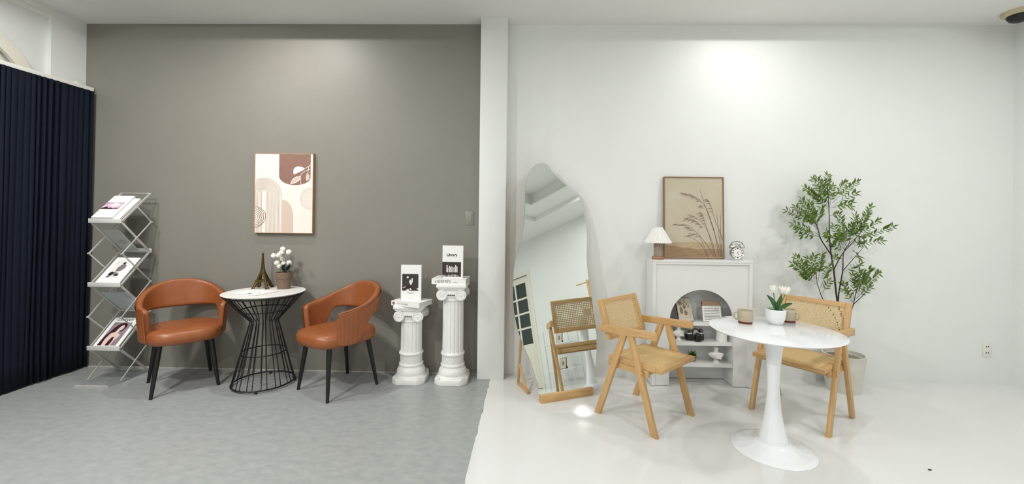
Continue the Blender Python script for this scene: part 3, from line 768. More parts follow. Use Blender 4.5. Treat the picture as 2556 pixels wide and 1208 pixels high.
decal('spiral_lines', 'a_line_dark', t, f, ribs=[([ax(160 + r * cos(a) * (1 + .05 * sin(a * 3 + r)), 880 - r * sin(a)) for a in [pi / 2 - pi * i / 20 for i in range(21)]], .0036) for r in (18, 38, 58, 78, 96, 112, 126)], off=.0013)
decal('ring_lines', 'a_line_light', t, f, ribs=[([ax(812 - r * sin(a), 657 - r * cos(a)) for a in [pi * i / 20 for i in range(21)]], .0032) for r in (22, 44, 64, 84, 102, 118, 130)])
decal('leaf_fill', 'a_white', t, f, [[ax(*p) for p in catmull([(605, 365), (603, 310), (630, 275), (680, 270), (725, 290), (700, 320), (650, 340), (620, 352)], 4)]], off=.001)
decal('leaf_wash', 'a_tan', t, f, [[ax(*p) for p in catmull([(570, 478), (590, 430), (635, 393), (683, 390), (672, 430), (630, 462)], 4)], [ax(*p) for p in [(752, 435), (748, 395), (768, 345), (790, 385), (782, 420)]]], off=.001, split=True)
decal('leaf_line', 'a_white', t, f, ribs=[([ax(*p) for p in catmull(q + q[::-1], 4)[:4 * len(q) - 3]], .0036) for q in [[(800, 252), (760, 275), (715, 305), (660, 338), (608, 362)], [(790, 300), (740, 320), (700, 350), (683, 395), (690, 495)], [(778, 262), (768, 330), (750, 380), (752, 435), (785, 415)], [(565, 498), (590, 430), (635, 393), (683, 388)], [(570, 480), (630, 462), (672, 430), (683, 388)]]], off=.0013)

# switch, outlet, dome camera
q = Vector((-.527, YB, 1.376)); t = thing('light_switch', 'grey light switch on the grey wall by the white pillar', 'switch', q)
MB().box(-.037, .037, -.007, 0, -.060, .060).build('plate', 'switch', t, True, .003)
MB().box(-.006, .022, -.012, -.006, -.038, .036).build('rocker', 'switch', t, True, .002)
MB().box(-.006, .022, -.014, -.011, .020, .028).build('indicator', 'switch', t)
t = thing('wall_outlet', 'white double wall outlet low on the white wall', 'outlet', (3.945, YB, .30))
MB().box(-.036, .036, -.006, 0, -.062, .062).build('plate', 'outlet', t, True, .002)
for z in (.026, -.026):
    for x in (-.008, .008): MB().box(x - .0025, x + .0025, -.0068, -.0055, z - .006, z + .006).build('slot', 'ink', t)
t = thing('dome_camera', 'black dome security camera with beige ring on the ceiling', 'camera', (3.915, 3.40, ZC))
MB().lathe([(0, 0), (.105, 0), (.1, -.022), (.078, -.034), (0, -.034)], 40).build('mount_ring', 'beige_plastic', t, 40)
MB().lathe([(.074, -.03), (.07, -.05), (.055, -.072), (.03, -.085), (0, -.09)], 32).build('dome', 'black_gloss', t, True)
o = MB().ball((2.24, 2.34, .006), .008, 8, 5, (1.4, .7, .4)).build('debris', 'stem_dark', None, True); tag(o, 'tiny dark speck of debris lying on the white floor', 'debris')

# ------------------------------------------------------------------ wavy floor mirror
ma = radians(22.8); tau = radians(11.5)
md = Vector((cos(ma), sin(ma), 0)); mbk = Vector((-sin(ma), cos(ma), 0)); mup = VZ * cos(tau) + mbk * sin(tau); mn = md.cross(mup)
p0 = Vector((.118, 3.09, .06))
t = thing('floor_mirror', 'wavy edged leaning floor mirror with an oak foot by the white pillar', 'mirror', (p0.x, p0.y, 0))
base = Vector((p0.x, p0.y, 0))
out = [(0.133, 1.823), (0.181, 1.812), (0.211, 1.775), (0.266, 1.707), (0.33, 1.654), (0.392, 1.614), (0.445, 1.563), (0.483, 1.475), (0.502, 1.353), (0.505, 1.197), (0.483, 1.027), (0.481, 0.861), (0.494, 0.696), (0.507, 0.534), (0.508, 0.376), (0.488, 0.222), (0.46, 0.103), (0.437, 0.0), (0.003, 0.0), (-0.033, 0.076), (-0.08, 0.239), (-0.132, 0.375), (-0.17, 0.495), (-0.19, 0.645), (-0.187, 0.795), (-0.165, 0.979), (-0.116, 1.119), (-0.063, 1.296), (-0.041, 1.462), (-0.022, 1.631), (0.009, 1.718), (0.057, 1.79)]
oc = catmull(out, 5, keep=(17,))
fm_ = (p0 - base, md, mup, mn)
MB().plate(oc, fm_, 0).build('mirror_face', 'mirror', t, fix=False)
MB().plate(oc, fm_, -.0005, .005).build('glass_edge', 'mirror_edge', t)
MB().plate([(x * .97 + .005, y * .985 + .01) for x, y in oc], fm_, -.006, .008).build('back_board', 'oak', t)
rod('foot_block', Vector((.100, 3.085, .032)) - base, Vector((.508, 3.256, .032)) - base, .064, .05, 'oak_pale', t, hint=VZ, bev=.004).data.materials[0] = M['oak']
# easel strut behind
fB = [Vector((-.075, 3.43, 0)), Vector((.29, 3.585, 0))]
for q in fB:
    a = q - base + VZ * .012; tp_ = a - mbk * .07 + VZ * .62; ft = a - mbk * .20
    b_ = p0 - base + mup * 1.05 + md * ((q - p0).dot(md)) - mn * .03
    low = a + (b_ - a).normalized() * .0
    rod('strut', a, b_, .022, .022, 'oak', t)
    f1 = a - mbk * .22 - VZ * .0
    rod('strut_foot', a, f1 + VZ * .003, .022, .022, 'oak', t)
    rod('strut_brace', a + (b_ - a).normalized() * .17, f1 + mbk * .03 + VZ * .01, .016, .016, 'oak', t)

# ------------------------------------------------------------------ arched fireplace shelf
FX0, FX1, FY, FH = 1.03, 1.845, 3.437, 1.05
t = thing('fireplace_shelf', 'white fireplace shaped shelf unit with arched opening against the white wall', 'shelf', ((FX0 + FX1) / 2, FY, 0))
hw = (FX1 - FX0) / 2; D = YB - .004 - FY
MB().box(-hw, -hw + .018, .03, D, .008, FH - .018).build('side_panel', 'panel_white', t); MB().box(hw - .018, hw, .03, D, .008, FH - .018).build('side_panel', 'panel_white', t)
MB().box(-hw, hw, -.004, D, FH - .018, FH).build('top_board', 'panel_white', t, bev=.002)
MB().box(-hw + .018, hw - .018, D - .006, D, .008, FH - .018).build('back_panel', 'panel_white', t)
ar, acx, asp = .262, 1.4375 - (FX0 + FX1) / 2, .542
# front panel with arch cut
fr = (Vector((0, .012, 0)), VX, VZ, -VY)
Lp = [(-hw + .026, .008), (acx - ar, .008), (acx - ar, asp)] + [(acx + ar * cos(a), asp + ar * sin(a)) for a in [pi - pi / 2 * i / 20 for i in range(1, 21)]] + [(acx, FH - .036), (-hw + .026, FH - .036)]
Rp = [(acx, asp + ar)] + [(acx + ar * cos(a), asp + ar * sin(a)) for a in [pi / 2 - pi / 2 * i / 20 for i in range(1, 21)]] + [(acx + ar, .008), (hw - .026, .008), (hw - .026, FH - .036), (acx, FH - .036)]
MB().plate(Lp, fr, 0, .016).plate(Rp, fr, 0, .016).build('front_panel', 'panel_white', t)
for s_ in (-1, 1): MB().box(min(s_ * hw, s_ * (hw - .026)), max(s_ * hw, s_ * (hw - .026)), 0, .03, .008, FH - .018).build('stile', 'panel_white', t)
MB().box(-hw + .026, hw - .026, 0, .03, FH - .036, FH - .018).build('rail', 'panel_white', t)
for s_ in (-1, 1): MB().box(acx + s_ * (ar + .009) - .009, acx + s_ * (ar + .009) + .009, .03, D - .006, .008, .531).build('inner_side', 'panel_white', t)
SHZ = [(.504, .531), (.338, .365), (.160, .188)]
for a, b in SHZ: MB().box(acx - ar, acx + ar, .026, D - .006, a, b).build('shelf_board', 'panel_white', t)
for x in (-hw + .03, acx - ar - .03, acx + ar + .03, hw - .03): MB().cyl((x, .03, 0), (x, .03, .01), .012, n=10).build('foot', 'black', t)
SX = (FX0 + FX1) / 2

# table lamp on top
t = thing('table_lamp', 'small table lamp with white pleated shade on the fireplace shelf', 'lamp', (1.080, 3.478, FH))
MB().lathe([(0, 0), (.046, 0), (.048, .004), (.048, .022), (.045, .026), (0, .026)], 40).build('base', 'walnut', t, 40)
MB().lathe([(.034, .024), (.034, .14), (0, .14)], 32).build('stem', 'lamp_stem', t, 40)
MB().cyl((0, 0, .14), (0, 0, .25), .006).build('rod', 'silver', t, True)
n = 176; mb = MB()
for r, z in ((.108, .140), (.074, .200), (.036, .266)):
    for j in range(n): a = 2 * pi * j / n; q = r * (1 + .045 * (1 if (j // 2) % 2 else -1) * (1 if j % 2 else 1)); mb.v.append((q * cos(a), q * sin(a), z))
for k in range(2):
    for j in range(n): mb.f.append((k * n + j, k * n + (j + 1) % n, (k + 1) * n + (j + 1) % n, (k + 1) * n + j))
o = mb.build('lamp_shade', 'shade', t, fix=False); sm = o.modifiers.new('t', 'SOLIDIFY'); sm.thickness = .001
MB().tube([(.036 * cos(2 * pi * i / 24), .036 * sin(2 * pi * i / 24), .266) for i in range(24)], .0025, 6, closed=True).build('shade_ring', 'shade', t)

# large grass print leaning on the wall
O = Vector((1.421, 3.583, FH)); lean = radians(2.8); V = (VZ * cos(lean) + VY * sin(lean)); N = VX.cross(V)
t = thing('grass_print', 'framed sepia print of tall grass leaning on the wall above the fireplace shelf', 'picture', O)
f = (Vector((0, 0, .002)), VX, V, N); W_, H_ = .513, .705; h2 = W_ / 2
for r in (rect(-h2, -h2 + .007, 0, H_), rect(h2 - .007, h2, 0, H_)): MB().plate(r, f, .012, .025).build('frame_stile', 'frame_wood', t)
for r in (rect(-h2 + .007, h2 - .007, 0, .007), rect(-h2 + .007, h2 - .007, H_ - .007, H_)): MB().plate(r, f, .012, .025).build('frame_rail', 'frame_wood', t)
MB().plate(rect(-h2 + .007, h2 - .007, .007, H_ - .007), f, .004, .014).build('print', 'p_sky', t)
ax = lambda x, y: ((x - 385) / 665 * (W_ - .022) - h2 + .011, H_ - .011 - (y - 110) / 930 * (H_ - .022))
lim = lambda q: (max(-h2 + .0125, min(h2 - .0125, q[0])), max(.0125, q[1]))
f4 = (f[0] + N * .004, VX, V, N)
decal('haze_print', 'p_mid', t, f4, [[lim(ax(*p)) for p in [(378, 1048), (1057, 1048), (1057, 880), (930, 872), (820, 860), (760, 868), (690, 858), (600, 872), (520, 866), (378, 880)]]], off=.0004)
decal('field_print', 'p_low', t, f4, [[lim(ax(*p)) for p in [(378, 1048), (1057, 1048), (1057, 945), (900, 938), (760, 946), (640, 930), (560, 926), (480, 908), (378, 902)]]], off=.0008)
stems = [[(795, 255), (850, 430), (920, 640), (1000, 900), (1040, 1040)], [(660, 300), (700, 310), (790, 370), (860, 460), (920, 620), (960, 760), (1000, 1000)], [(870, 355), (920, 450), (960, 590), (1010, 720), (1050, 830)], [(740, 570), (830, 650), (890, 760), (940, 900), (965, 1040)], [(560, 660), (640, 665), (740, 740), (820, 830), (900, 940), (950, 1040)], [(690, 810), (800, 890), (870, 1030)], [(1030, 530), (1025, 700), (1040, 1030)], [(780, 790), (830, 900), (880, 1040)], [(820, 540), (850, 640), (900, 800), (950, 1000)], [(985, 540), (1000, 700), (1020, 900), (1045, 1000)]]
ribs = [([lim(ax(*q)) for q in catmull(s_ + s_[::-1], 4)[:4 * len(s_) - 3]], [.0016 + .0022 * i / (4 * len(s_)) for i in range(4 * len(s_) - 3)]) for s_ in stems]
decal('grass_stems', 'p_stem', t, f4, ribs=ribs, off=.0013)
rr = random.Random(9)
for (ax0, ay0), (bx, by), n_ in (((800, 390), (590, 300), 16), ((830, 690), (640, 600), 16), ((760, 590), (680, 590), 6), ((720, 735), (520, 670), 16), ((860, 640), (810, 520), 9), ((800, 800), (660, 820), 9), ((950, 500), (880, 360), 8), ((840, 470), (800, 455), 4)):
    ribs = []
    for i in range(n_):
        u = i / n_; x, y = ax0 + (bx - ax0) * u, ay0 + (by - ay0) * u - 30 * sin(pi * u); l = rr.uniform(40, 85); a = rr.uniform(-.25, .35)
        ribs.append(([ax(x, y), ax(x - l * .5 * cos(a), y + l * .5 * sin(a) - 8), ax(x - l * cos(a), y + l * sin(a))], [.001, .0055, .0008]))
    decal('grass_plume', 'p_plume', t, f4, ribs=ribs, off=.0017)

# alarm clock
t = thing('alarm_clock', 'silver twin bell alarm clock on the fireplace shelf', 'clock', (1.745, 3.50, FH), radians(-6))
zc_ = .062
MB().lathe([(0, .03), (.046, .03), (.053, .018), (.054, -.012), (.051, -.02), (.046, -.016), (0, -.016)], 40, (0, 0, zc_), axis=(0, 1, 0)).build('case', 'silver', t, 40)
MB().lathe([(0, -.0172), (.045, -.0172), (.045, -.0155), (0, -.0155)], 40, (0, 0, zc_), axis=(0, 1, 0)).build('dial', 'paper', t)
f = (Vector((0, -.0175, zc_)), VX, VZ, -VY); mk = []
for k in range(12):
    a = pi / 2 - 2 * pi * k / 12; r = .037; big = k % 3 == 0; u_, v_ = (.0065, .004) if big else (.0042, .0028)
    mk.append([(r * cos(a) + x * u_, r * sin(a) + y * v_) for x, y in ((-1, -1), (1, -1), (1, 1), (-1, 1))])
decal('numerals', 'ink', t, f, mk)
a = radians(90 - 154); decal('hour_hand', 'ink', t, f, ribs=[([(-.006 * cos(a), -.006 * sin(a)), (.022 * cos(a), .022 * sin(a))], [.003, .002])], off=.001)
a = radians(90 - 42); decal('minute_hand', 'ink', t, f, ribs=[([(-.006 * cos(a), -.006 * sin(a)), (.028 * cos(a), .028 * sin(a))], [.0018, .001])], off=.0014)
for s_ in (-1, 1):
    c = Vector((s_ * .033, 0, zc_ + .050)); d = Vector((s_ * .5, 0, .86)).normalized()
    MB().lathe([(.029, 0), (.027, .012), (.018, .021), (0, .025)], 24, c, axis=d).build('bell', 'silver', t, 60)
    MB().cyl(c - d * .012, c + d * .031, .003, n=8).build('bell_post', 'black', t)
    MB().tube([(s_ * .03, 0, .022), (s_ * .05, 0, 0)], [.004, .003], 8).build('foot', 'silver', t, True)
MB().cyl((0, 0, zc_ + .05), (0, 0, zc_ + .075), .0025, n=8).box(-.008, .008, -.004, .004, zc_ + .07, zc_ + .078).build('hammer', 'silver', t)
MB().tube([(.05 * cos(a), 0, zc_ + .064 + .032 * sin(a)) for a in [pi * i / 16 for i in range(17)]], .0022, 7).build('handle', 'black', t, True)

# things on the shelves
O = Vector((1.325, 3.478, SHZ[0][1])); lean = radians(24); ya = radians(8)
U = Vector((cos(ya), sin(ya), 0)); bk = Vector((-sin(ya), cos(ya), 0)); V = VZ * cos(lean) + bk * sin(lean); N = U.cross(V)
t = thing('small_botanical_frame', 'small framed leaf print leaning inside the top of the arch', 'picture', O); f = (N * .004 + VZ * .004, U, V, N)
MB().plate(rect(-.066, .066, 0, .200), f, 0, .012).build('frame', 'frame_dark', t)
MB().plate(rect(-.0635, .0635, .003, .197), f, .002, .002).build('mount', 'sand_print', t)
f2 = (f[0] + N * .002, U, V, N)
decal('border_line', 'taupe_print', t, f2, ribs=[([(.043, .03), (.043, .17)], .0015), ([(-.04, .03), (.043, .03)], .0015)], off=.0006)
decal('pebble_shapes', 'taupe_print', t, f2, [arc(-.032, .15, .02, 0, 360, 18, .019)[:-1], arc(-.03, .09, .014, 0, 360, 18, .03)[:-1], arc(.0, .118, .013, 0, 360, 18, .016)[:-1], arc(.006, .07, .015, 0, 360, 18, .022)[:-1]])
lf = lambda x, y, a, l, w_: [(x, y), (x + l * .5 * cos(a) - w_ * sin(a), y + l * .5 * sin(a) + w_ * cos(a)), (x + l * cos(a), y + l * sin(a)), (x + l * .5 * cos(a) + w_ * sin(a), y + l * .5 * sin(a) - w_ * cos(a))]
decal('dark_leaves', 'photo_dark', t, f2, [lf(.008, .13, 2.2, .032, .004), lf(.018, .125, 1.2, .035, .004), lf(.012, .145, 1.75, .036, .004), lf(.03, .11, 1.1, .03, .004), lf(.02, .12, 2.5, .02, .003)], off=.001)
O = Vector((1.548, 3.495, SHZ[0][1])); lean = radians(13); V = VZ * cos(lean) + VY * sin(lean); N = VX.cross(V)
t = thing('note_pad', 'white note pad with a brown top strip inside the arch', 'note pad', O); f = (N * .003 + VZ * .003, VX, V, N)
MB().plate(rect(-.077, .077, 0, .165), f, 0, .012).build('pages', 'paper', t)
MB().plate(rect(-.077, .077, .127, .166), f, .001, .014).build('top_strip', 'kraft', t)
text('heading', 'Lorem for paper', .019, 'ink', t, f, .0, .102, .95, .0008)
rr = random.Random(4)
decal('text_lines', 'ink_grey', t, f, ribs=[([(-.066, .09 - .0125 * k), (.066 - rr.uniform(0, .03), .09 - .0125 * k)], .0045) for k in range(7)], off=.0008)
# film camera
zc2 = SHZ[1][1]
t = thing('film_camera', 'black and silver film camera on the middle shelf of the arch', 'camera', (1.412, 3.525, zc2), radians(8))
MB().box(-.074, .074, -.022, .022, 0, .056).build('body', 'black_gloss', t, True, .006)
MB().box(-.073, .073, -.021, .021, .056, .070).build('top_plate', 'silver', t, True, .004)
MB().box(-.073, .073, -.0215, .0215, 0, .006).build('bottom_plate', 'silver', t, True, .002)
MB().add([(-.026, -.026, .066), (.026, -.026, .066), (.026, .018, .066), (-.026, .018, .066), (-.015, -.022, .092), (.015, -.022, .092), (.015, .012, .090), (-.015, .012, .090)], [(0, 1, 2, 3), (4, 5, 6, 7), (0, 1, 5, 4), (1, 2, 6, 5), (2, 3, 7, 6), (3, 0, 4, 7)]).build('viewfinder_hump', 'silver', t, True, .003)
MB().lathe([(.036, -.02), (.036, -.034), (.031, -.036), (.031, -.062), (.028, -.064), (.022, -.058), (0, -.056)], 36, (.008, 0, .033), axis=(0, 1, 0)).build('lens', 'black_gloss', t, 40)
MB().lathe([(.037, -.021), (.037, -.027)], 36, (.008, 0, .033), axis=(0, 1, 0)).build('lens_mount', 'silver', t, 40)
for x, r, h in ((-.052, .012, .010), (.05, .011, .012), (.03, .006, .008)): MB().cyl((x, 0, .07), (x, 0, .07 + h), r, n=18).build('dial', 'black_gloss', t, 40)
MB().tube(opencurve([(-.03, -.02, .062), (-.035, -.024, .09), (-.015, -.028, .105), (.012, -.026, .098), (.02, -.02, .088)]), .004, 7).tube(opencurve([(.03, -.0, .08), (.045, -.01, .095), (.065, -.008, .085), (.076, -.005, .06)]), .0035, 7).build('strap', 'black', t, True)
MB().tube([(.04, -.036, .058), (.045, -.037, .04)], .004, 6).build('self_timer_lever', 'silver', t, True)
t = thing('candle_jar', 'plain white cylindrical jar on the middle shelf of the arch', 'jar', (1.632, 3.515, zc2))
MB().lathe([(0, 0), (.040, 0), (.043, .003), (.043, .086), (.041, .088), (.036, .088), (.035, .08), (0, .078)], 36).build('jar', 'plaster', t, 40)
MB().lathe([(0, .078), (.034, .078), (.033, .081), (0, .081)], 24).build('wax', 'paper', t)
def bust(label, loc, rz, s_):
    t = thing('bust', label, 'bust', loc, rz, 'white plaster busts')
    MB().lathe([(0, 0), (.034 * s_, 0), (.034 * s_, .006 * s_), (.026 * s_, .010 * s_), (.018 * s_, .02 * s_), (.02 * s_, .03 * s_), (.026 * s_, .034 * s_), (0, .035 * s_)], 28).build('pedestal', 'plaster', t, 50)
    mb = MB(); n = 28
    pr = [(.016, .015, .034), (.030, .024, .040), (.047, .030, .052), (.060, .033, .068), (.066, .032, .082), (.062, .029, .092), (.044, .025, .099), (.026, .021, .103), (.018, .018, .108), (.017, .018, .116)]
    for rx, ry, z in pr:
        for j in range(n):
            a = 2 * pi * j / n; w_ = 1 + .07 * sin(a * 9 + z * 110) * (z < .09)
            mb.v.append((rx * 1.13 * s_ * cos(a) * w_, ry * s_ * sin(a) * w_, z * s_))
    for k in range(len(pr) - 1):
        for j in range(n): mb.f.append((k * n + j, k * n + (j + 1) % n, (k + 1) * n + (j + 1) % n, (k + 1) * n + j))
    mb.f.append(tuple(range(n - 1, -1, -1)))
    mb.build('chest', 'plaster', t, 60)
    mb = MB()
    for q in range(4):
        mb.tube(opencurve([((-.058 + .008 * q) * s_, -.018 * s_, (.088 - .004 * q) * s_), ((-.02 + .004 * q) * s_, (-.034 - .001 * q) * s_, (.074 - .006 * q) * s_), ((.02 + .004 * q) * s_, (-.035 - .001 * q) * s_, (.064 - .006 * q) * s_), ((.052 - .004 * q) * s_, -.020 * s_, (.066 - .004 * q) * s_)]), .0042 * s_, 6)
    mb.build('drapery', 'plaster', t, True)
    mb = MB(); mb.ball((0, 0, .130 * s_), .023 * s_, 16, 12, (.9, 1.05, 1.25)); mb.ball((0, -.022 * s_, .118 * s_), .010 * s_, 10, 8, (.9, .8, .8))
    mb.add([(-.004 * s_, -.022 * s_, .137 * s_), (.004 * s_, -.022 * s_, .137 * s_), (.005 * s_, -.0225 * s_, .124 * s_), (-.005 * s_, -.0225 * s_, .124 * s_), (0, -.030 * s_, .125 * s_)], [(0, 1, 4), (1, 2, 4), (2, 3, 4), (3, 0, 4)])
    for sx in (-1, 1): mb.ball((sx * .008 * s_, -.0215 * s_, .135 * s_), .0035 * s_, 8, 6); mb.ball((sx * .021 * s_, .002 * s_, .128 * s_), .005 * s_, 8, 6, (.5, 1, 1.4))
    mb.ball((0, -.024 * s_, .1165 * s_), .004 * s_, 8, 5, (1.4, .6, .5))
    mb.build('head', 'plaster', t, True)
    rr = random.Random(8); mb = MB()
    for k in range(46):
        a = rr.uniform(0, 2 * pi); e = rr.uniform(.1, 1.45); d = Vector((cos(a) * cos(e), sin(a) * cos(e) * 1.1, sin(e) * 1.2))
        if d.y < -.45 and d.z < .75: continue
        mb.ball(Vector((0, .002 * s_, .133 * s_)) + d * .0225 * s_, rr.uniform(.0045, .007) * s_, 7, 5)
    mb.build('curly_hair', 'plaster', t, True)
    return t
bust('small white plaster bust on the lowest shelf of the arch', (1.588, 3.512, SHZ[2][1]), radians(-8), .82)
bust('small white plaster bust on the middle shelf beside the film camera', (1.276, 3.525, zc2), radians(25), .84)
t = thing('succulent', 'small green succulent in a clay pot on the lowest shelf', 'potted plant', (1.400, 3.535, SHZ[2][1]))
MB().lathe([(0, 0), (.024, 0), (.032, .045), (.034, .05), (.03, .05), (.028, .042), (0, .04)], 28).build('pot', 'clay', t, 40)
rr = random.Random(6)
for k in range(34):
    a = rr.uniform(0, 2 * pi); e = rr.uniform(.1, 1.3); d = Vector((cos(a) * cos(e), sin(a) * cos(e), sin(e) + .15)).normalized(); l = rr.uniform(.03, .055)
    b = Vector((rr.uniform(-.012, .012), rr.uniform(-.012, .012), .045)); s_ = d.cross(VZ).normalized() * .006
    MB().add([b, b + d * l * .55 + s_, b + d * l * .6 + VZ * .004, b + d * l * .55 - s_, b + d * l], [(0, 1, 2), (0, 2, 3), (1, 4, 2), (2, 4, 3), (0, 3, 4, 1)]).build('leaf', 'leaf', t)

# ------------------------------------------------------------------ oak chairs with cane
def cane(w_, h_, p, hole):
    nx, ny = max(1, round(w_ / p)), max(1, round(h_ / p)); px, py = w_ / nx, h_ / ny; mb = MB(); g = {}
    for i in range(nx + 1):
        for j in range(ny + 1): g[i, j] = len(mb.v); mb.v.append((-w_ / 2 + i * px, 0, j * py))
    for i in range(nx):
        for j in range(ny):
            cx, cz = -w_ / 2 + (i + .5) * px, (j + .5) * py; a, b = px * hole / 2, py * hole / 2; k = .45
            o = len(mb.v)
            for x, z in ((-k, -1), (k, -1), (1, -k), (1, k), (k, 1), (-k, 1), (-1, k), (-1, -k)): mb.v.append((cx + x * a, 0, cz + z * b))
            c = [g[i, j], g[i + 1, j], g[i + 1, j + 1], g[i, j + 1]]
            for s_ in range(4):
                mb.f.append((c[s_], c[(s_ + 1) % 4], o + 2 * s_ + 1, o + 2 * s_)); mb.f.append((c[s_], o + 2 * s_, o + (2 * s_ - 1) % 8))
    return mb
def rattan_chair(label, loc, rz):
    t = thing('cane_chair', label, 'chair', loc, rz, 'oak and cane armchairs')
    Wd, th = .044, .026
    for s_ in (-1, 1):
        X = s_ * .237
        def leg(y0, y1, xo):
            a = Vector((X + xo, y0, 0)); b = Vector((X + xo, y1, .612)); d = (b - a).normalized()
            hwid = Wd / 2 / d.z
            mb = MB(); vs = []
            L = (b - a).length
            x_, y_, z_ = frame_from(d, Vector((1, 0, 0)))
            mm = Matrix((x_, y_, z_)).transposed().to_4x4(); mm.translation = a; inv = mm.inverted()
            for yc, z in ((y0, 0), (y1, .612)):
                for dx, dy in ((-th / 2, -hwid), (th / 2, -hwid), (th / 2, hwid), (-th / 2, hwid)): vs.append(inv @ Vector((a.x + dx, yc + dy, z)))
            mb.add(vs, [(0, 1, 2, 3), (4, 5, 6, 7), (0, 1, 5, 4), (1, 2, 6, 5), (2, 3, 7, 6), (3, 0, 4, 7)])
            return mb.build('leg', 'oak', t, True, .003, 2, mm)
        leg(.225, .010, 0); leg(-.225, -.038, 0)
        ar_ = rod('armrest', (X, .212, .611), (X, -.228, .638), .028, .050, 'oak', t, bev=.004)
        rod('side_rail', (s_ * .213, .155, .378), (s_ * .213, -.165, .378), .022, .042, 'oak', t)
        mb = MB()
        for z in (.40, .372): mb.cyl((s_ * .2495, -.1335, z), (s_ * .2515, -.1335, z), .006, n=10)
        mb.build('screw', 'walnut', t)
    for y in (.13, -.14): rod('cross_rail', (-.205, y, .380), (.205, y, .380), .036, .022, 'oak', t, hint=VZ)
    # seat
    zs, zt = .400, .430; y0, y1 = -.255, .150; hx = .222
    rod('seat_rail', (-hx, y0 + .022, .415), (hx, y0 + .022, .415), .030, .044, 'oak', t, hint=VZ); rod('seat_rail', (-hx, y1 - .02, .415), (hx, y1 - .02, .415), .030, .040, 'oak', t, hint=VZ)
    for s_ in (-1, 1): rod('seat_rail', (s_ * (hx - .019), y0 + .044, .415), (s_ * (hx - .019), y1 - .04, .415), .038, .030, 'oak', t)
    w_, d_ = 2 * (hx - .036), (y1 - .036) - (y0 + .040)
    mm = Matrix.Translation((0, y0 + .040, .4285)) @ Matrix.Rotation(-pi / 2, 4, 'X') @ Matrix.Scale(1, 4)
    o = cane(w_, d_, .0105, .26).build('seat_cane', 'cane', t, mtx=Matrix.Translation((0, y0 + .040, .4285)) @ Matrix.Rotation(pi / 2, 4, 'X') @ Matrix.Scale(-1, 4, VZ), fix=False); tag(o, kind='stuff')
    MB().box(-w_ / 2, w_ / 2, y0 + .04, y1 - .036, .420, .4262).build('seat_backing', 'cane_back', t)
    MB().tube([(-w_ / 2, y0 + .04, .4295), (w_ / 2, y0 + .04, .4295), (w_ / 2, y1 - .036, .4295), (-w_ / 2, y1 - .036, .4295)], .0025, 6, closed=True).build('cane_binding', 'cane', t)
    # backrest
    B0, B1 = Vector((0, .150, .530)), Vector((0, .240, .800)); V = (B1 - B0).normalized(); L = (B1 - B0).length; N = VX.cross(V)
    hb = .224
    for s_ in (-1, 1): rod('back_stile', B0 + VX * s_ * (hb - .017), B1 + VX * s_ * (hb - .017), .034, .034, 'oak', t)
    rod('back_rail', B0 + V * .017 - VX * (hb - .034), B0 + V * .017 + VX * (hb - .034), .034, .034, 'oak', t, hint=V); rod('back_rail', B1 - V * .017 - VX * (hb - .034), B1 - V * .017 + VX * (hb - .034), .034, .034, 'oak', t, hint=V)
    w_, h_ = 2 * (hb - .034) + .01, L - .068 + .01
    me = cane(w_, h_, .0158, .58).mesh('cane_panel', 'cane', fix=False)
    for off in (.012,):
        mm = Matrix((VX, -N, V)).transposed().to_4x4(); mm.translation = B0 + V * .029 + N * off
        o = link('back_cane', me, t, mm); tag(o, kind='stuff'); sm = o.modifiers.new('t', 'SOLIDIFY'); sm.thickness = .002; sm.offset = 0
    fr_ = [B0 + V * .033 - VX * (hb - .036) + N * .016, B0 + V * .033 + VX * (hb - .036) + N * .016, B1 - V * .033 + VX * (hb - .036) + N * .016, B1 - V * .033 - VX * (hb - .036) + N * .016]
    MB().tube(fr_, .003, 6, closed=True).build('cane_binding', 'cane', t)
    return t
rattan_chair('oak and cane armchair in front of the floor mirror', (.832, 2.942, 0), radians(42.4))
rattan_chair('oak and cane armchair between the white table and the potted tree', (1.967, 3.006, 0), radians(-52.9))

# ------------------------------------------------------------------ white pedestal table
QX, QY, QZ = 1.487, 2.525, .722
t = thing('pedestal_table', 'round glossy white pedestal table with trumpet base', 'table', (QX, QY, 0))
MB().lathe([(0, QZ - .022), (.30, QZ - .022), (.345, QZ - .012), (.357, QZ - .004), (.358, QZ - .001), (.355, QZ), (0, QZ)], 96).build('table_top', 'gloss_white', t, 30)
MB().lathe([(0, .003), (.226, .003), (.2275, .006), (.224, .009), (.19, .016), (.15, .025), (.115, .037), (.095, .048), (.083, .058), (0, .058)], 80).build('base', 'gloss_white', t, 40)
MB().lathe([(.084, .056), (.078, .075), (.064, .125), (.052, .185), (.043, .25), (.0365, .32), (.034, .38), (.0355, .45), (.040, .53), (.047, .60), (.056, .66), (.064, .70), (0, .70)], 56).build('stem', 'gloss_white', t, 40)
MB().lathe([(0, 0), (.2, 0), (.2, .004), (0, .004)], 48).build('foot_pad', 'black', t)
def mug(label, x, y, rz):
    t = thing('mug', label, 'mug', (x, y, QZ), rz, 'beige mugs')
    MB().lathe([(0, .0), (.040, .0), (.041, .002), (.041, .012)], 36).build('bottom_band', 'mug_band', t, 40)
    MB().lathe([(.041, .012), (.0445, .016), (.0455, .02), (.0455, .080), (.044, .082), (.0425, .08), (.0415, .02), (0, .016)], 40).build('cup', 'mug', t, 40)
    h = [(-.044, 0, .066), (-.056, 0, .067), (-.066, 0, .060), (-.068, 0, .045), (-.066, 0, .031), (-.056, 0, .023), (-.044, 0, .024)]
    MB().tube(opencurve(h), .0055, 10).build('handle', 'mug', t, True)
mug('beige stoneware mug with its handle to the left on the white table', 1.395, 2.68, radians(-8))
mug('beige stoneware mug behind the tulip bowl on the white table', 1.700, 2.735, radians(120))
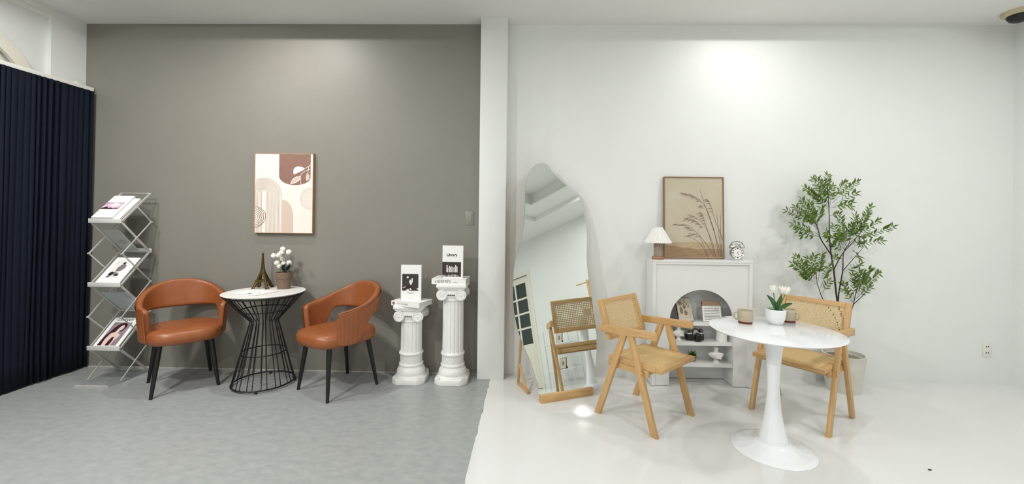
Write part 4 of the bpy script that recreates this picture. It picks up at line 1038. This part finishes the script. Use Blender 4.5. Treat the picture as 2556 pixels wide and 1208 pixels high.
t = thing('tulip_bowl', 'white bowl of three white tulips on the white table', 'potted plant', (1.582, 2.672, QZ))
TB = Vector((1.582, 2.672, QZ))
MB().lathe([(0, 0), (.036, 0), (.042, .004), (.053, .035), (.0585, .07), (.0592, .092), (.057, .094), (.0555, .09), (.053, .078), (0, .076)], 44).build('bowl', 'gloss_white', t, 40)
MB().lathe([(.053, .078), (.04, .083), (0, .085)], 30).build('moss', 'moss', t, True)
z8 = lambda x, y: (1820 + x / 7.106, 690 + y / 7.106)
rr = random.Random(12)
for (x, y, dy, tilt) in ((785, 245, -.01, -.1), (930, 265, .012, .0), (1005, 275, -.004, .25)):
    p = onY(*z8(x, y + 25), TB.y + dy) - TB
    b = Vector((rr.uniform(-.006, .012), 0, .08))
    o = MB().tube([b, b.lerp(p, .5) + Vector((tilt * .01, 0, 0)), p], .0022, 7).build('stem', 'leaf_dark', t, True)
    for k in range(6):
        a = 2 * pi * k / 6 + .3; rin = 1 if k % 2 else .9; mb = MB(); vs = []
        for i in range(7):
            s_ = i / 6; r = .021 * rin * sin(pi * (.12 + .68 * s_)) ** .8; hz = -.006 + .050 * s_; wd = .62 * (1 - abs(s_ - .45) ** 2 * 2.1)
            for q in (-1, 0, 1):
                aa = a + q * wd; rq = r * (1.0 if q == 0 else .98)
                vs.append(p + Vector((rq * cos(aa) + tilt * hz, rq * sin(aa), hz)))
        mb.add(vs, [(i * 3 + j, i * 3 + j + 1, i * 3 + j + 4, i * 3 + j + 3) for i in range(6) for j in range(2)])
        mb.build('petal', 'petal', o, True, fix=False)
def blade(base, pts, wd):
    mb = MB(); vs = []; k = len(pts)
    for i, p in enumerate(pts):
        d = (pts[min(i + 1, k - 1)] - pts[max(i - 1, 0)]).normalized(); s_ = d.cross(VY).normalized() * wd * sin(pi * (.12 + .86 * i / (k - 1)))
        vs += [p + s_, p + Vector((0, .006 * sin(pi * i / (k - 1)), 0)), p - s_]
    return mb.add(vs, [(i * 3 + j, i * 3 + j + 1, i * 3 + j + 4, i * 3 + j + 3) for i in range(k - 1) for j in range(2)])
for pts in ([(845, 640), (815, 520), (770, 430), (668, 325)], [(880, 640), (870, 520), (905, 420), (930, 320)], [(880, 640), (930, 570), (1010, 510), (1125, 478)], [(860, 640), (865, 560), (880, 500), (900, 440)]):
    P_ = [onY(*z8(x, y), TB.y - .012 + .008 * i) - TB for i, (x, y) in enumerate(catmull(pts + pts[::-1], 3)[:3 * len(pts) - 2])]
    blade(None, P_, .017).build('leaf', 'leaf_dark', t, True, fix=False)

# ------------------------------------------------------------------ potted tree
PT = Vector((2.60, 3.455, 0))
t = thing('potted_tree', 'tall potted tree with fine green leaflets in a pale pot', 'potted plant', PT)
MB().lathe([(0, 0), (.112, 0), (.118, .004), (.150, .296), (.152, .30), (.147, .302), (.140, .30), (.137, .27), (0, .268)], 26).build('pot', 'pot', t, 40)
o = MB().lathe([(.138, .268), (.09, .276), (0, .28)], 26).build('gravel', 'gravel', t, True)
zt = lambda x, y: (1950 + x / 3.357, 420 + y / 3.357)
TYc = 3.43
def tp(x, y, dy=0): return onY(*zt(x, y), TYc + dy) - PT
base = Vector((-.01, -.01, .26))
def branch(pts, r0, r1):
    k = len(pts); n = 4 * (k - 1) + 1
    P_ = [Vector(q) for q in pts]; res = []
    for i in range(k - 1):
        a, b, c, d = P_[max(i - 1, 0)], P_[i], P_[i + 1], P_[min(i + 2, k - 1)]
        for j in range(4):
            u = j / 4; res.append(.5 * ((2 * b) + (c - a) * u + (2 * a - 5 * b + 4 * c - d) * u * u + (3 * b - a - 3 * c + d) * u ** 3))
    res.append(P_[-1])
    MB().tube(res, [r0 + (r1 - r0) * i / (len(res) - 1) for i in range(len(res))], 7).build('branch', 'stem_dark', t, True)
branch([base, tp(520, 1300), tp(470, 1110), tp(440, 850), tp(415, 700), tp(405, 560), tp(400, 330), tp(385, 130)], .009, .002)
branch([base + Vector((.012, .01, 0)), tp(525, 1300, .02), tp(478, 1110, .02), tp(515, 860, .04), tp(525, 700, .04), tp(600, 600, .02)], .0075, .002)
branch([tp(415, 720), tp(330, 590, -.03), tp(305, 500, -.05), tp(250, 400, -.05)], .005, .0018)
branch([tp(440, 850), tp(510, 720, -.03), tp(600, 620, -.05), tp(680, 520, -.06)], .0045, .0016)
branch([tp(515, 860, .04), tp(620, 740, .0), tp(690, 660, -.03)], .003, .0014)
branch([base + Vector((-.015, -.02, 0)), tp(480, 1330, -.03), tp(420, 1200, -.05), tp(350, 1100, -.06), tp(310, 990, -.06), tp(290, 900, -.06)], .005, .0018)
branch([base + Vector((.02, -.01, 0)), tp(540, 1330, -.02), tp(575, 1230, -.03), tp(605, 1140, -.03), tp(625, 1050, -.03), tp(660, 950, -.03)], .0055, .0018)
branch([tp(605, 1140, -.03), tp(700, 1050, -.05), tp(760, 960, -.06)], .003, .0012)
sprays = [((400, 330), (383, 60)), ((400, 330), (265, 95)), ((395, 300), (300, 90)), ((400, 250), (350, 110)), ((395, 340), (195, 165)), ((398, 360), (240, 190)), ((405, 330), (430, 150)), ((430, 290), (635, 115)), ((440, 260), (540, 120)), ((450, 300), (620, 210)), ((440, 320), (590, 290)), ((420, 330), (580, 320)), ((405, 400), (485, 385)), ((400, 240), (460, 210)), ((395, 330), (290, 230)), ((400, 300), (330, 180)),
          ((310, 520), (120, 325)), ((305, 500), (170, 265)), ((310, 520), (200, 370)), ((320, 560), (100, 465)), ((320, 570), (185, 565)), ((300, 480), (230, 290)), ((300, 480), (340, 330)), ((310, 500), (270, 380)), ((330, 580), (140, 520)), ((300, 470), (210, 420)), ((290, 470), (50, 357)),
          ((525, 680), (440, 490)), ((530, 690), (500, 425)), ((560, 660), (620, 400)), ((600, 640), (745, 325)), ((640, 600), (720, 370)), ((620, 620), (930, 490)), ((640, 600), (815, 435)), ((640, 640), (835, 610)), ((600, 680), (660, 760)), ((520, 640), (440, 580)), ((560, 600), (650, 460)), ((580, 600), (690, 500)), ((540, 650), (560, 500)), ((530, 700), (440, 640)), ((600, 600), (740, 540)), ((570, 620), (600, 480)), ((590, 640), (680, 590)), ((550, 660), (470, 540)), ((545, 640), (520, 560)), ((610, 650), (690, 640)),
          ((310, 980), (120, 740)), ((310, 990), (95, 800)), ((300, 930), (270, 740)), ((310, 950), (340, 720)), ((290, 920), (200, 820)), ((330, 1000), (410, 800)), ((345, 1050), (400, 945)), ((300, 900), (230, 760)), ((280, 960), (180, 890)), ((290, 900), (330, 800)), ((285, 930), (240, 850)),
          ((410, 650), (375, 530)), ((440, 780), (460, 740)), ((515, 880), (655, 805)), ((420, 680), (450, 600)),
          ((600, 1120), (530, 970)), ((610, 1110), (600, 900)), ((620, 1080), (650, 860)), ((640, 1050), (735, 845)), ((640, 1060), (825, 880)), ((630, 1090), (740, 1000)), ((600, 1130), (520, 1030)), ((650, 1000), (690, 880)), ((620, 1060), (700, 960)), ((640, 1020), (620, 930))]
lv = MB(); LL = 1.0
prof = [(0, 0), (.25, .8), (.5, 1), (.78, .55), (1, 0)]
lv.v = [(0, 0, 0)]
for s_, w_ in prof[1:-1]: lv.v += [(s_, .165 * w_, .03), (s_, 0, -.01), (s_, -.165 * w_, .03)]
lv.v.append((1, 0, -.05)); lv.f = [(0, 1, 2), (0, 2, 3)]
for i in range(2): lv.f += [(1 + 3 * i, 4 + 3 * i, 5 + 3 * i, 2 + 3 * i), (2 + 3 * i, 5 + 3 * i, 6 + 3 * i, 3 + 3 * i)]
lv.f += [(7, 10, 8), (8, 10, 9)]
leaf_me = lv.mesh('leaf', 'leaf', True, fix=False)
rr = random.Random(21); leaves = []; twig = MB()
for (a, b) in sprays:
    dy0 = rr.uniform(-.05, .05); dy1 = rr.uniform(-.13, .13)
    A = tp(*a, dy0); B = tp(*b, dy1); L = (B - A).length; mid = A.lerp(B, .55) + VZ * L * .06
    pt = lambda u: (A * (1 - u) + mid * u) * (1 - u) + (mid * (1 - u) + B * u) * u
    twig.tube([pt(i / 5) for i in range(6)], [.0013 - .0007 * i / 5 for i in range(6)], 4)
    n_ = max(3, int(L / .028)); 
    for i in range(n_):
        u = .32 + .66 * i / max(1, n_ - 1); p = pt(u); d = (pt(min(1, u + .05)) - pt(u - .05)).normalized()
        for sd in (-1, 1):
            side = d.cross(Vector((rr.uniform(-.4, .4), 1, rr.uniform(-.4, .4)))).normalized() * sd
            dd = (d * .62 + side * .78 + VY * rr.uniform(-.5, .3)).normalized(); leaves.append((p, dd, rr.uniform(.036, .056)))
    leaves.append((pt(1), (B - mid).normalized(), .045))
twig.build('twigs', 'stem_dark', t, True)
def leaf_m(p, d, l):
    x, y, z = d, None, None; up_ = Vector((rr.uniform(-.3, .3), -.75, .65)); y = up_.cross(x).normalized(); z = x.cross(y)
    mm = Matrix((x * l, y * l, z * l)).transposed().to_4x4(); mm.translation = p; return mm
rr.shuffle(leaves)
for p, d, l in leaves[:300]: link('leaf', leaf_me, t, leaf_m(p, d, l))
rest = MB()
for p, d, l in leaves[300:]:
    mm = leaf_m(p, d, l); rest.add([mm @ Vector(q) for q in lv.v], lv.f)
tag(rest.build('leaf_mass', mat('green leaflet mass', '#557020', .45, var=.4, vscale=18), t, True, fix=False), kind='stuff')

# ------------------------------------------------------------------ things by the right wall, seen only in the mirror
t = thing('display_stand', 'slim white display stand with two glass shelves near the right wall', 'shelf', (3.86, .12, 0))
for x in (-.14, .14):
    for y in (-.3, .3): MB().cyl((x, y, 0), (x, y, 1.0), .009, n=10).build('post', 'alu', t, True)
for z in (.28, .74): MB().box(-.15, .15, -.31, .31, z, z + .012).build('shelf_board', 'panel_white', t, bev=.002)
for z, lb in ((.292, 'small framed print with a prop stand on the lower display shelf'), (.752, 'small framed print with a prop stand on the upper display shelf')):
    p = Vector((3.82, .10, z)); t = thing('photo_frame', lb, 'picture', p, radians(-90), 'frames on the display stand')
    V = (VZ * cos(.25) + VY * sin(.25)); N = VX.cross(V); f = (VZ * .003, VX, V, N)
    MB().plate(rect(-.075, .075, 0, .2), f, .006, .012).build('frame', 'frame_dark', t); MB().plate(rect(-.068, .068, .007, .193), f, .007, .001).build('mount', 'sand_print', t)
    decal('motif', 'taupe_print', t, f, [arc(0, .1, .028, 0, 360, 18, .045)[:-1]], off=.0076)
    MB().bar(Vector((0, .05, .15)), Vector((0, .115, .003)), .03, .004).build('prop', 'frame_dark', t)
t = thing('coat_stand', 'slim wooden clothes stand near the right wall', 'stand', (3.75, 1.06, 0))
rod('upright', (0, 0, .012), (0, 0, 1.72), .05, .03, 'oak', t); rod('hanger_bar', (0, -.26, 1.68), (0, .26, 1.68), .022, .022, 'oak', t); rod('foot_bar', (-.2, 0, .012), (.2, 0, .012), .03, .024, 'oak', t, hint=VZ); rod('foot_bar', (0, -.24, .012), (0, .24, .012), .03, .024, 'oak', t, hint=VZ)
